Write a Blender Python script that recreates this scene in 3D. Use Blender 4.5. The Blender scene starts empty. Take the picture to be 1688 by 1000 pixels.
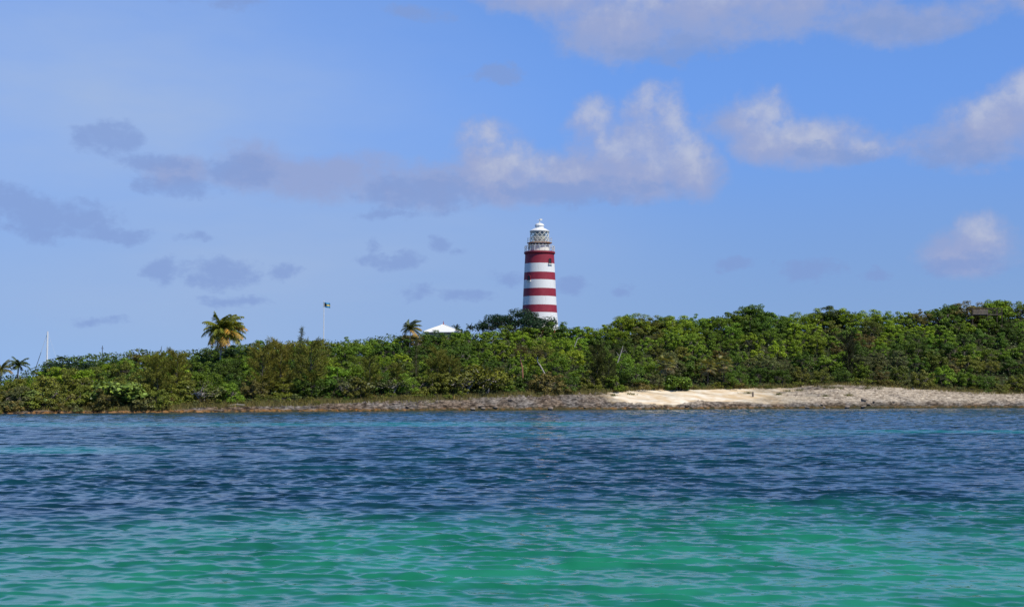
import bpy, math, random
import numpy as np
from mathutils import Vector, Matrix

sc = bpy.context.scene
COL = sc.collection
PI = math.pi
R = math.radians
random.seed(7)
rng = np.random.default_rng(7)

# ------------------------------------------------------------------ camera
F = 2344.0                       # focal length in photo pixels (50 mm on 36 mm)
CAMZ = 3.0
PITCH = math.atan((645 - 500) / F)
cam = bpy.data.cameras.new('camera')
cam.lens = 50.0
cam.sensor_width = 36.0
cam.clip_start = 0.1
cam.clip_end = 20000.0
camo = bpy.data.objects.new('camera', cam)
camo.location = (0, 0, CAMZ)
camo.rotation_euler = (PI / 2 + PITCH, 0, 0)
COL.objects.link(camo)
sc.camera = camo

# ------------------------------------------------------------------ light and exposure
SUN_EL, SUN_AZ = 54.0, 128.0     # azimuth clockwise from +Y
sc.view_settings.view_transform = 'Standard'
sc.view_settings.look = 'None'
sc.view_settings.exposure = 0.0
sc.view_settings.gamma = 1.0
sun = bpy.data.lights.new('sun', 'SUN')
sun.energy = 4.5
sun.angle = R(0.53)
sun.color = (1.0, 0.955, 0.86)
suno = bpy.data.objects.new('sun', sun)
sd = Vector((math.sin(R(SUN_AZ)) * math.cos(R(SUN_EL)), math.cos(R(SUN_AZ)) * math.cos(R(SUN_EL)), math.sin(R(SUN_EL))))
suno.rotation_euler = sd.to_track_quat('Z', 'Y').to_euler()
suno.location = (60, -60, 90)
COL.objects.link(suno)


class NT:
    """little helper for node trees"""
    def __init__(s, nt):
        s.nt = nt

    def n(s, typ, **kw):
        nd = s.nt.nodes.new(typ)
        for k, v in kw.items():
            setattr(nd, k, v)
        return nd

    def put(s, sock, v):
        if isinstance(v, bpy.types.NodeSocket):
            s.nt.links.new(v, sock)
        elif v is not None:
            sock.default_value = v

    def math(s, op, a, b=None, c=None, clamp=False):
        nd = s.n('ShaderNodeMath', operation=op)
        nd.use_clamp = clamp
        s.put(nd.inputs[0], a)
        s.put(nd.inputs[1], b)
        s.put(nd.inputs[2], c)
        return nd.outputs[0]

    def vmath(s, op, a, b=None, out=0):
        nd = s.n('ShaderNodeVectorMath', operation=op)
        s.put(nd.inputs[0], a)
        s.put(nd.inputs[1], b)
        return nd.outputs[out]

    def mix(s, f, a, b, blend='MIX'):
        nd = s.n('ShaderNodeMix', data_type='RGBA', blend_type=blend)
        s.put(nd.inputs[0], f)
        s.put(nd.inputs[6], a)
        s.put(nd.inputs[7], b)
        return nd.outputs[2]

    def ramp(s, v, lo, hi, to0=0.0, to1=1.0, smooth=True):
        nd = s.n('ShaderNodeMapRange', interpolation_type='SMOOTHSTEP' if smooth else 'LINEAR')
        s.put(nd.inputs[0], v)
        for i, q in enumerate((lo, hi, to0, to1)):
            s.put(nd.inputs[i + 1], q)
        return nd.outputs[0]

    def noise(s, vec, scale, detail=4.0, rough=0.55, out=0, dist=0.0):
        nd = s.n('ShaderNodeTexNoise')
        s.put(nd.inputs['Vector'], vec)
        nd.inputs['Scale'].default_value = scale
        nd.inputs['Detail'].default_value = detail
        nd.inputs['Roughness'].default_value = rough
        nd.inputs['Distortion'].default_value = dist
        return nd.outputs[out]

    def comb(s, x, y, z=0.0):
        nd = s.n('ShaderNodeCombineXYZ')
        s.put(nd.inputs[0], x)
        s.put(nd.inputs[1], y)
        s.put(nd.inputs[2], z)
        return nd.outputs[0]

    def sep(s, v):
        nd = s.n('ShaderNodeSeparateXYZ')
        s.put(nd.inputs[0], v)
        return nd.outputs


def c4(r, g, b):
    return (r, g, b, 1.0)


# ------------------------------------------------------------------ sky: Nishita with clouds by direction
W = bpy.data.worlds.new('World')
sc.world = W
W.use_nodes = True
N = NT(W.node_tree)
BG = W.node_tree.nodes['Background']
BG.inputs[1].default_value = 0.1
gen = N.n('ShaderNodeTexCoord').outputs['Generated']
gx, gy, gz = N.sep(gen)
lift = N.vmath('NORMALIZE', N.comb(gx, gy, N.math('ADD', N.math('MULTIPLY_ADD', N.math('MAXIMUM', gz, 0.0), 0.25, 0.085), N.math('MULTIPLY', N.math('MAXIMUM', N.math('SUBTRACT', gz, 0.27), 0.0), 0.9))))
sky = N.n('ShaderNodeTexSky', sky_type='NISHITA')
sky.sun_disc = False
sky.sun_elevation = R(SUN_EL)
sky.sun_rotation = R(SUN_AZ)
sky.air_density = 0.5
sky.dust_density = 0.0
sky.ozone_density = 5.0
N.put(sky.inputs[0], lift)
skycol = N.mix(1.0, sky.outputs[0], N.mix(N.ramp(gz, 0.03, 0.22), c4(1.27, 1.155, 1.13), c4(1.08, 1.285, 1.61)), 'MULTIPLY')
# cloud plane coordinates: hundreds of photo pixels of azimuth and elevation
azm = N.math('ARCTAN2', gx, gy)
hor = N.math('SQRT', N.math('ADD', N.math('MULTIPLY', gx, gx), N.math('MULTIPLY', gy, gy)))
elv = N.math('ARCTAN2', gz, hor)
P0 = N.comb(N.math('MULTIPLY', azm, F / 100), N.math('MULTIPLY', elv, F / 100))


def cloud_group(name, ell, nscale, namp, seed, stretch=1.0):
    g = bpy.data.node_groups.new(name, 'ShaderNodeTree')
    g.interface.new_socket('P', in_out='INPUT', socket_type='NodeSocketVector')
    g.interface.new_socket('D', in_out='OUTPUT', socket_type='NodeSocketFloat')
    G = NT(g)
    gi = G.n('NodeGroupInput').outputs[0]
    go = G.n('NodeGroupOutput').inputs[0]
    nv = G.vmath('MULTIPLY', G.vmath('ADD', gi, (seed, seed * 1.7, 0)), (1.0, stretch, 1.0))
    wob = G.noise(nv, nscale * 0.6, 5.0, 0.6, out=1)
    p = G.vmath('ADD', gi, G.vmath('MULTIPLY', G.vmath('SUBTRACT', wob, (0.5, 0.5, 0.5)), (0.75, 0.55, 0.0)))
    best = None
    for (cx, cy, rx, ry, a) in ell:
        u, v = (cx - 844) / 100, (645 - cy) / 100
        q = G.vmath('MULTIPLY', G.vmath('SUBTRACT', p, (u, v, 0)), (100 / rx, 100 / ry, 0))
        d = G.math('MULTIPLY_ADD', G.vmath('LENGTH', q, out=1), -a, a)
        best = d if best is None else G.math('SMOOTH_MAX', best, d, 0.25)
    fb = G.noise(nv, nscale, 7.0, 0.60)
    fb2 = G.noise(nv, nscale * 3.1, 5.0, 0.6)
    fb = G.math('MULTIPLY_ADD', G.math('SUBTRACT', fb2, 0.5), 0.42, fb)
    best = G.math('MULTIPLY', best, G.math('SUBTRACT', 1.65, G.math('MAXIMUM', best, 0.0)))
    G.put(go, G.math('ADD', best, G.math('MULTIPLY', G.math('SUBTRACT', fb, 0.5), namp)))
    return g


def use_group(g, vec):
    nd = N.n('ShaderNodeGroup', node_tree=g)
    N.put(nd.inputs[0], vec)
    return nd.outputs[0]


BRIGHT = [(1050, 255, 135, 85, 1.05), (815, 262, 85, 60, .95), (1085, 205, 62, 66, 1), (1060, 262, 115, 72, 1), (985, 200, 48, 46, .8), (1000, 290, 150, 46, .9), (1130, 280, 70, 50, .8),
          (800, 248, 62, 58, .9), (880, 270, 60, 40, .8), (820, 305, 120, 38, .7),
          (1250, 205, 70, 58, .8), (1320, 238, 125, 44, .9), (1430, 258, 70, 24, .6),
          (1600, 225, 100, 50, .75), (1690, 200, 70, 60, .8), (1570, 260, 80, 34, .6), (1720, 300, 60, 50, .6),
          (1600, 400, 48, 52, .85), (1570, 435, 75, 34, .75),
          (930, -10, 170, 55, .9), (1010, 35, 100, 62, .9), (1200, 5, 260, 55, .9), (1450, -10, 240, 48, .8), (1690, 5, 120, 40, .7),
          ]
MID = [(560, 298, 190, 46, .9), (420, 275, 70, 52, .9), (690, 310, 110, 40, .9), (820, 300, 130, 46, .9), (1000, 300, 190, 46, .9), (1150, 290, 60, 44, .7),
       (1010, 60, 120, 60, .9), (1200, 45, 230, 50, .9), (1480, 60, 170, 46, .8), (1690, 30, 120, 50, .8), (900, 0, 140, 40, .7), (290, 290, 60, 26, .7),
       (1330, 250, 140, 40, .8), (1600, 250, 130, 52, .85), (1580, 425, 90, 46, .8), (1210, 215, 50, 40, .6), (1720, 310, 60, 60, .6)]
DARK = [(190, 245, 62, 38, .9), (270, 278, 75, 20, .8), (300, 315, 85, 24, .8), (400, 290, 80, 40, .7), (700, 320, 160, 34, .7), (960, 318, 190, 28, .7),
        (30, 355, 75, 42, .9), (120, 378, 110, 40, .95), (215, 395, 65, 20, .8), (330, 395, 34, 16, .7),
        (365, 455, 85, 30, .9), (275, 452, 38, 26, .8), (470, 450, 44, 14, .6), (390, 500, 70, 14, .6),
        (650, 432, 66, 20, .9), (615, 412, 22, 18, .7), (725, 398, 30, 16, .6), (765, 410, 24, 12, .5), (640, 357, 70, 15, .7),
        (690, 490, 40, 20, .6), (775, 492, 48, 18, .65), (830, 460, 40, 20, .5), (180, 530, 62, 11, .65), (940, 470, 50, 20, .6), (1020, 472, 30, 10, .5),
        (1205, 442, 46, 17, .85), (1330, 448, 64, 27, .9), (1430, 455, 27, 16, .8), (1570, 448, 78, 22, .8), (1690, 430, 40, 34, .6),
        (810, 122, 58, 18, .7), (690, 32, 90, 20, .6), (390, 12, 60, 34, .7), (290, 5, 60, 22, .5), (1100, 90, 160, 26, .6), (1480, 70, 130, 34, .6), (-5, 35, 30, 30, .5),
        (1380, 262, 100, 20, .6), (1560, 270, 90, 26, .6)]
gb = cloud_group('bright_clouds', BRIGHT, 1.05, 1.75, 3.1)
gd = cloud_group('dark_clouds', DARK, 2.0, 1.5, 11.4, 1.4)
gm = cloud_group('mauve_clouds', MID, 1.2, 1.6, 23.9, 1.2)
db = use_group(gb, P0)
db2 = use_group(gb, N.vmath('ADD', P0, (0.24, 0.40, 0)))
dd = use_group(gd, P0)
dm = use_group(gm, P0)
mb = N.math('MULTIPLY', N.ramp(db, -0.08, 0.80), 0.85)
md = N.math('MULTIPLY', N.ramp(dd, 0.04, 0.64), 0.68)
mm = N.math('MULTIPLY', N.ramp(dm, -0.12, 0.75), 0.88)
lit = N.ramp(N.math('SUBTRACT', db, db2), -0.30, 0.85)
thick = N.ramp(db, 0.10, 1.05)
lit = N.math('MULTIPLY', lit, thick)
# background radiance of cloud (strength 0.1 applied later, hence x10)
ccol = N.mix(lit, c4(3.2, 3.85, 6.35), c4(5.1, 5.5, 6.9))
# thin high veil, wide on the left of the view
veil = N.math('MULTIPLY', N.noise(N.vmath('MULTIPLY', P0, (0.35, 1.0, 1.0)), 0.55, 5.0, 0.55),
              N.ramp(N.vmath('LENGTH', N.vmath('MULTIPLY', N.vmath('SUBTRACT', P0, (-6.6, 4.4, 0)), (0.17, 0.36, 0)), out=1), 1.5, 0.0))
veil2 = N.math('MULTIPLY', N.noise(N.vmath('MULTIPLY', P0, (0.3, 1.2, 1.0)), 0.5, 4.0, 0.55), N.ramp(N.vmath('LENGTH', N.vmath('MULTIPLY', N.vmath('SUBTRACT', P0, (-4.4, 2.3, 0)), (0.15, 0.5, 0)), out=1), 1.4, 0.0))
veil = N.math('MAXIMUM', veil, veil2)
s1 = N.mix(N.math('MULTIPLY', veil, 1.25, clamp=True), skycol, c4(3.7, 4.9, 7.3))
s1b = N.mix(mm, s1, c4(2.95, 3.75, 6.4))
s2 = N.mix(mb, s1b, ccol)
s3 = N.mix(md, s2, c4(2.2, 3.3, 6.4))
W.node_tree.links.new(s3, BG.inputs[0])


# ------------------------------------------------------------------ helpers: picture ray -> place, noise, meshes
def at(px, py, Y):
    d = Vector(((px - 844) / F, 1, 0)) @ Matrix.Identity(3)
    up = (500 - py) / F
    y = math.cos(PITCH) - up * math.sin(PITCH)
    z = math.sin(PITCH) + up * math.cos(PITCH)
    return Vector(((px - 844) / F / y * Y, Y, CAMZ + z / y * Y))


def hsh(ix, iy, s):
    n = (ix.astype(np.int64) * 374761393 + iy.astype(np.int64) * 668265263 + s * 1274126177) & 0x7fffffff
    n = ((n ^ (n >> 13)) * 1103515245) & 0x7fffffff
    n = n ^ (n >> 16)
    return (n & 0xffff) / 65535.0


def vnoise(x, y, s=0):
    xi, yi = np.floor(x), np.floor(y)
    fx, fy = x - xi, y - yi
    fx = fx * fx * (3 - 2 * fx)
    fy = fy * fy * (3 - 2 * fy)
    a, b = hsh(xi, yi, s), hsh(xi + 1, yi, s)
    c, d = hsh(xi, yi + 1, s), hsh(xi + 1, yi + 1, s)
    return (a * (1 - fx) + b * fx) * (1 - fy) + (c * (1 - fx) + d * fx) * fy


def fbm(x, y, s=0, o=4):
    t, a, n = 0, 1.0, 0
    for i in range(o):
        t = t + a * vnoise(x * 2 ** i + 13.7 * i, y * 2 ** i + 7.1 * i, s + i)
        n += a
        a *= 0.5
    return t / n


def mesh_np(name, co, quads, mat, tris=None, smooth=False, parent=None):
    """one mesh object from numpy arrays of vertices, quads and triangles"""
    me = bpy.data.meshes.new(name)
    co = np.asarray(co, dtype=np.float32)
    q = np.asarray(quads, dtype=np.int32).reshape(-1, 4) if quads is not None else np.zeros((0, 4), np.int32)
    t = np.asarray(tris, dtype=np.int32).reshape(-1, 3) if tris is not None else np.zeros((0, 3), np.int32)
    me.vertices.add(len(co))
    me.vertices.foreach_set('co', co.ravel())
    me.loops.add(q.size + t.size)
    me.loops.foreach_set('vertex_index', np.concatenate([q.ravel(), t.ravel()]))
    me.polygons.add(len(q) + len(t))
    ls = np.concatenate([np.arange(len(q)) * 4, q.size + np.arange(len(t)) * 3]).astype(np.int32)
    lt = np.concatenate([np.full(len(q), 4), np.full(len(t), 3)]).astype(np.int32)
    me.polygons.foreach_set('loop_start', ls)
    me.polygons.foreach_set('loop_total', lt)
    if smooth:
        me.polygons.foreach_set('use_smooth', np.ones(len(q) + len(t), bool))
    me.update(calc_edges=True)
    me.materials.append(mat)
    return link(name, me, parent)


def link(name, me, parent=None):
    o = bpy.data.objects.new(name, me)
    COL.objects.link(o)
    if parent is not None:
        o.parent = parent
    return o


class MB:
    """collects polygons for one mesh"""
    def __init__(s):
        s.v, s.f, s.m = [], [], []

    def box(s, c, size, rz=0.0, mi=0):
        b = len(s.v)
        cs, sn = math.cos(rz), math.sin(rz)
        for dz in (-.5, .5):
            for dx, dy in ((-.5, -.5), (.5, -.5), (.5, .5), (-.5, .5)):
                x, y = dx * size[0], dy * size[1]
                s.v.append((c[0] + x * cs - y * sn, c[1] + x * sn + y * cs, c[2] + dz * size[2]))
        for f in ((0, 3, 2, 1), (4, 5, 6, 7), (0, 1, 5, 4), (1, 2, 6, 5), (2, 3, 7, 6), (3, 0, 4, 7)):
            s.f.append(tuple(b + i for i in f))
            s.m.append(mi)
        return s

    def tube(s, pts, rad, seg=8, mi=0, cap=True):
        pts = [Vector(p) for p in pts]
        if not isinstance(rad, (list, tuple)):
            rad = [rad] * len(pts)
        rings = []
        for i, p in enumerate(pts):
            d = (pts[min(i + 1, len(pts) - 1)] - pts[max(i - 1, 0)]).normalized()
            a = d.cross(Vector((0.31, 0.95, 0.05)) if abs(d.z) > .7 else Vector((0, 0, 1))).normalized()
            b2 = d.cross(a)
            rings.append(len(s.v))
            for k in range(seg):
                an = 2 * PI * k / seg
                s.v.append(tuple(p + (a * math.cos(an) + b2 * math.sin(an)) * rad[i]))
        for r0, r1 in zip(rings, rings[1:]):
            for k in range(seg):
                s.f.append((r0 + k, r0 + (k + 1) % seg, r1 + (k + 1) % seg, r1 + k))
                s.m.append(mi)
        if cap:
            s.f.append(tuple(rings[-1] + k for k in range(seg)))
            s.f.append(tuple(rings[0] + k for k in reversed(range(seg))))
            s.m += [mi, mi]
        return s

    def lathe(s, prof, seg=48, mi=0, c=(0, 0, 0)):
        """prof: list of (radius, z)"""
        rings = []
        for r, z in prof:
            rings.append(len(s.v))
            for k in range(seg):
                a = 2 * PI * k / seg
                s.v.append((c[0] + r * math.cos(a), c[1] + r * math.sin(a), c[2] + z))
        for r0, r1 in zip(rings, rings[1:]):
            for k in range(seg):
                s.f.append((r0 + k, r0 + (k + 1) % seg, r1 + (k + 1) % seg, r1 + k))
                s.m.append(mi)
        return s

    def quad(s, a, b, c, d, mi=0):
        i = len(s.v)
        s.v += [tuple(a), tuple(b), tuple(c), tuple(d)]
        s.f.append((i, i + 1, i + 2, i + 3))
        s.m.append(mi)
        return s

    def build(s, name, mats, parent=None, smooth=False):
        me = bpy.data.meshes.new(name)
        me.from_pydata(s.v, [], s.f)
        for m in (mats if isinstance(mats, (list, tuple)) else [mats]):
            me.materials.append(m)
        me.polygons.foreach_set('material_index', s.m)
        if smooth:
            me.polygons.foreach_set('use_smooth', [True] * len(s.f))
            try:
                me.set_sharp_from_angle(angle=R(35))
            except Exception:
                pass
        me.update()
        return link(name, me, parent)


def tag(o, label=None, cat=None, group=None, kind=None):
    if label:
        o['label'] = label
    if cat:
        o['category'] = cat
    if group:
        o['group'] = group
    if kind:
        o['kind'] = kind
    return o


def thing(name, label, cat, loc, group=None, rz=0.0, scale=None):
    o = bpy.data.objects.new(name, None)
    o.empty_display_size = 0.3
    COL.objects.link(o)
    o.location = loc
    o.rotation_euler = (0, 0, rz)
    if scale:
        o.scale = scale
    return tag(o, label, cat, group)


# ------------------------------------------------------------------ materials
def mat(name):
    m = bpy.data.materials.new(name)
    m.use_nodes = True
    t = NT(m.node_tree)
    b = m.node_tree.nodes['Principled BSDF']
    return m, t, b


def plain(name, col, rough=0.6, var=0.25, scale=3.0, metal=0.0, bump=0.0):
    """weathered one-colour material with noise mottling"""
    m, t, b = mat(name)
    oc = t.n('ShaderNodeTexCoord').outputs['Object']
    nz = t.noise(oc, scale, 6.0, 0.62)
    f = t.ramp(nz, 0.25, 0.75, 1 - var, 1 + var * 0.5, smooth=False)
    t.put(b.inputs['Base Color'], t.mix(1.0, c4(*col), t.comb(f, f, f), 'MULTIPLY'))
    b.inputs['Roughness'].default_value = rough
    b.inputs['Metallic'].default_value = metal
    if bump:
        bn = t.n('ShaderNodeBump')
        bn.inputs['Strength'].default_value = bump
        bn.inputs['Distance'].default_value = 0.05
        t.put(bn.inputs['Height'], t.noise(oc, scale * 4, 5.0, 0.6))
        t.put(b.inputs['Normal'], bn.outputs[0])
    return m


def leaf_mat(name, trans=0.17, spread=0.66, hue=(1.2, 1.08, 0.75), rough=0.42):
    """leaf colour = colour of the plant (object colour) varied leaf by leaf"""
    m, t, b = mat(name)
    oi = t.n('ShaderNodeObjectInfo')
    rnd = t.n('ShaderNodeNewGeometry').outputs['Random Per Island']
    v = t.ramp(rnd, 0.0, 1.0, 1 - spread, 1 + spread, smooth=False)
    base = t.mix(1.0, oi.outputs['Color'], t.comb(v, v, v), 'MULTIPLY')
    warm = t.mix(1.0, base, c4(*hue), 'MULTIPLY')
    base = t.mix(t.ramp(t.math('FRACT', t.math('MULTIPLY', rnd, 7.31)), 0.55, 1.0), base, warm)
    t.put(b.inputs['Base Color'], base)
    b.inputs['Roughness'].default_value = rough
    b.inputs['Specular IOR Level'].default_value = 0.16
    tr = t.n('ShaderNodeBsdfTranslucent')
    t.put(tr.inputs[0], t.mix(1.0, base, c4(1.25, 1.2, 0.5), 'MULTIPLY'))
    mx = t.n('ShaderNodeMixShader')
    mx.inputs[0].default_value = trans
    m.node_tree.links.new(b.outputs[0], mx.inputs[1])
    m.node_tree.links.new(tr.outputs[0], mx.inputs[2])
    m.node_tree.links.new(mx.outputs[0], m.node_tree.nodes['Material Output'].inputs[0])
    return m


M_LEAF = leaf_mat('broad_leaf')
M_NEEDLE = leaf_mat('feathery_leaf', 0.18, 0.5, (1.2, 1.05, 0.7), 0.7)
M_FROND = leaf_mat('palm_frond', 0.2, 0.35, (1.6, 1.15, 0.6), 0.4)
M_GRASS = leaf_mat('dry_grass', 0.15, 0.5, (1.5, 1.1, 0.8), 0.8)
M_BARK = plain('grey_bark', (0.17, 0.14, 0.11), 0.9, 0.5, 5.0, bump=0.5)
M_PALEBARK = plain('pale_bark', (0.42, 0.38, 0.33), 0.9, 0.4, 5.0, bump=0.4)
M_REDBARK = plain('red_bark', (0.33, 0.15, 0.08), 0.8, 0.4, 5.0, bump=0.4)
M_WHITE = plain('white_paint', (0.80, 0.80, 0.77), 0.45, 0.12, 1.5)
M_OFFWHITE = plain('aged_white_iron', (0.78, 0.76, 0.68), 0.5, 0.22, 3.0)
M_RUST = plain('rusty_iron', (0.42, 0.22, 0.10), 0.8, 0.4, 4.0)
M_DARK = plain('dark_opening', (0.02, 0.02, 0.025), 0.6, 0.3, 3.0)
M_METAL = plain('dark_metal', (0.08, 0.085, 0.09), 0.5, 0.3, 4.0)
M_REDPAINT = plain('red_paint', (0.30, 0.03, 0.04), 0.5, 0.2, 2.0)
M_WOOD = plain('weathered_board', (0.20, 0.16, 0.13), 0.85, 0.45, 3.0, bump=0.4)
M_DARKWOOD = plain('dark_timber', (0.075, 0.05, 0.04), 0.8, 0.4, 3.0, bump=0.3)
M_DRIFT = plain('bleached_driftwood', (0.50, 0.44, 0.37), 0.9, 0.35, 4.0, bump=0.5)
M_HULL = plain('white_gelcoat', (0.78, 0.78, 0.76), 0.25, 0.06, 1.0)
M_WALL = plain('cream_plaster', (0.45, 0.36, 0.26), 0.8, 0.25, 2.0)
M_ROCK = plain('dark_limestone', (0.25, 0.20, 0.155), 0.95, 0.6, 2.5, bump=0.8)

# ------------------------------------------------------------------ terrain profile along the shore, by column t = x / y
KX = np.array([-900, -300, 0, 150, 330, 450, 600, 700, 850, 1000, 1080, 1200, 1300, 1380, 1500, 1600, 1688, 2000, 2500], float)
DS = np.array([178, 186, 190, 196, 203, 209, 214, 219, 227, 233, 236, 242, 246, 249, 253, 257, 260, 268, 280], float)      # shoreline distance
DV = np.array([2, 2, 2, 2.2, 3, 4, 5, 6, 8, 10, 16, 18, 18, 18, 15, 12, 11, 10, 10], float)                               # first plants
ZV = np.array([.4, .4, .4, .5, .7, 1.0, 1.3, 1.9, 2.3, 2.7, 3.2, 3.6, 3.8, 4.4, 3.6, 3.0, 2.7, 2.6, 2.6], float)
DR = np.array([26, 26, 26, 30, 42, 48, 52, 55, 60, 60, 62, 62, 62, 62, 62, 62, 62, 62, 62], float)                        # ridge
SX = np.array([-900, -300, 0, 30, 60, 75, 100, 150, 200, 230, 290, 330, 345, 400, 430, 470, 530, 560, 600, 640, 700, 760, 800, 845, 900, 930, 985, 1003, 1030, 1140, 1155, 1200, 1230, 1260, 1285, 1300, 1350, 1450, 1500, 1550, 1600, 1688, 2000, 2500], float)
SY = np.array([622, 620, 616, 616, 604, 594, 589, 586, 581, 575, 578, 574, 570, 568, 562, 561, 557, 560, 556, 550, 548, 545, 541, 534, 529, 531, 534, 526, 517, 518, 521, 514, 508, 507, 512, 519, 508, 512, 511, 503, 496, 492, 488, 492], float)

SY = SY - np.interp(SX, [80, 110, 250, 700, 720, 880, 1000, 1120, 1150, 1550, 1600], [0, 4, 6, 6, 4, 4, 1, 2, 5, 5, 2])       # crowns are ragged: aim a little higher


def prof(px):
    ds, dv, zv, dr = (np.interp(px, KX, a) for a in (DS, DV, ZV, DR))
    sy = np.interp(px, SX, SY)
    zc = CAMZ + (645 - sy) * (ds + dr) / F
    htree = np.interp(px, [0, 500, 1000], [3.4, 4.2, 4.6])
    return ds, dv, zv, dr, np.maximum(zc - htree, zv + .4)


def ground(x, y):
    """terrain height at a point (arrays)"""
    x = np.asarray(x, float)
    y = np.asarray(y, float)
    px = np.clip(x / y * F + 844, -900, 2500)
    ds, dv, zv, dr, zr = prof(px)
    s = y - ds + (fbm(px / 70, px * 0, 3, 2) - .5) * 3.4 + (fbm(x * .5, y * .5, 4, 3) - .5) * 1.0
    zl = zv * np.interp(px, [300, 500, 950, 1040, 1290, 1400], [.5, .55, .55, .22, .25, .45])   # ledge height at 1.2 m inland
    z = np.where(s < 0, s * 0.25,
        np.where(s < 1.2, s / 1.2 * zl,
        np.where(s < dv, zl + (zv - zl) * ((s - 1.2) / np.maximum(dv - 1.2, .1)) ** .85,
        np.where(s < dr, zv + (zr - zv) * np.clip((s - dv) / (dr - dv), 0, 1) ** .95,
                 zr - np.maximum(s - dr - np.interp(px, [0, 300, 600], [4, 15, 40]), 0) * np.interp(px, [0, 350, 700], [.22, .22, .12])))))
    sand = np.clip(np.interp(px, [985, 1030, 1220, 1345], [0, 1.1, 1.1, -.1]) + (fbm(x * .22, y * .5, 9, 4) - .5) * 1.5, 0, 1) * np.clip((s - .7 - 3.2 * np.clip(fbm(x * .16, y * 0 + 2.5, 19, 3) * 2.2 - .6, 0, 1)) / .9, 0, 1) * (px > 960) * (px < 1345) * np.clip((dv + .8 - s) / 1.0, 0, 1)
    rock = np.clip(s / .5, 0, 1) * np.clip((dv + 1.5 - s) / 2.5, 0, 1) * (1 - sand)
    rg = np.abs(fbm(x * .8, y * 1.1, 21, 5) - .5) * 2
    rg2 = fbm(x * 2.2, y * 2.6, 31, 4)
    amp = np.interp(px, [0, 330, 600, 1000, 1340, 1688], [.22, .32, .75, .8, .50, .55])
    z = z + rock * amp * ((.45 - rg) * .75 + (rg2 - .5) * .9)
    # bedded limestone: the slope steps in ledges
    stp = .42
    zq = (np.floor(z / stp) + np.clip(((z / stp) % 1 - .35) / .3, 0, 1)) * stp
    z = np.where(s > 0, z + (zq - z) * rock * .65, z)
    z = z + np.clip((s - dv) / 3, 0, 1) * (fbm(x * .12, y * .12, 41, 3) - .5) * 1.2 + sand * (fbm(x * .4, y * .4, 5, 3) - .5) * .25
    return z, s, sand, rock, dv


def gz1(x, y):
    return float(ground(np.array([x]), np.array([y]))[0][0])


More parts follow.
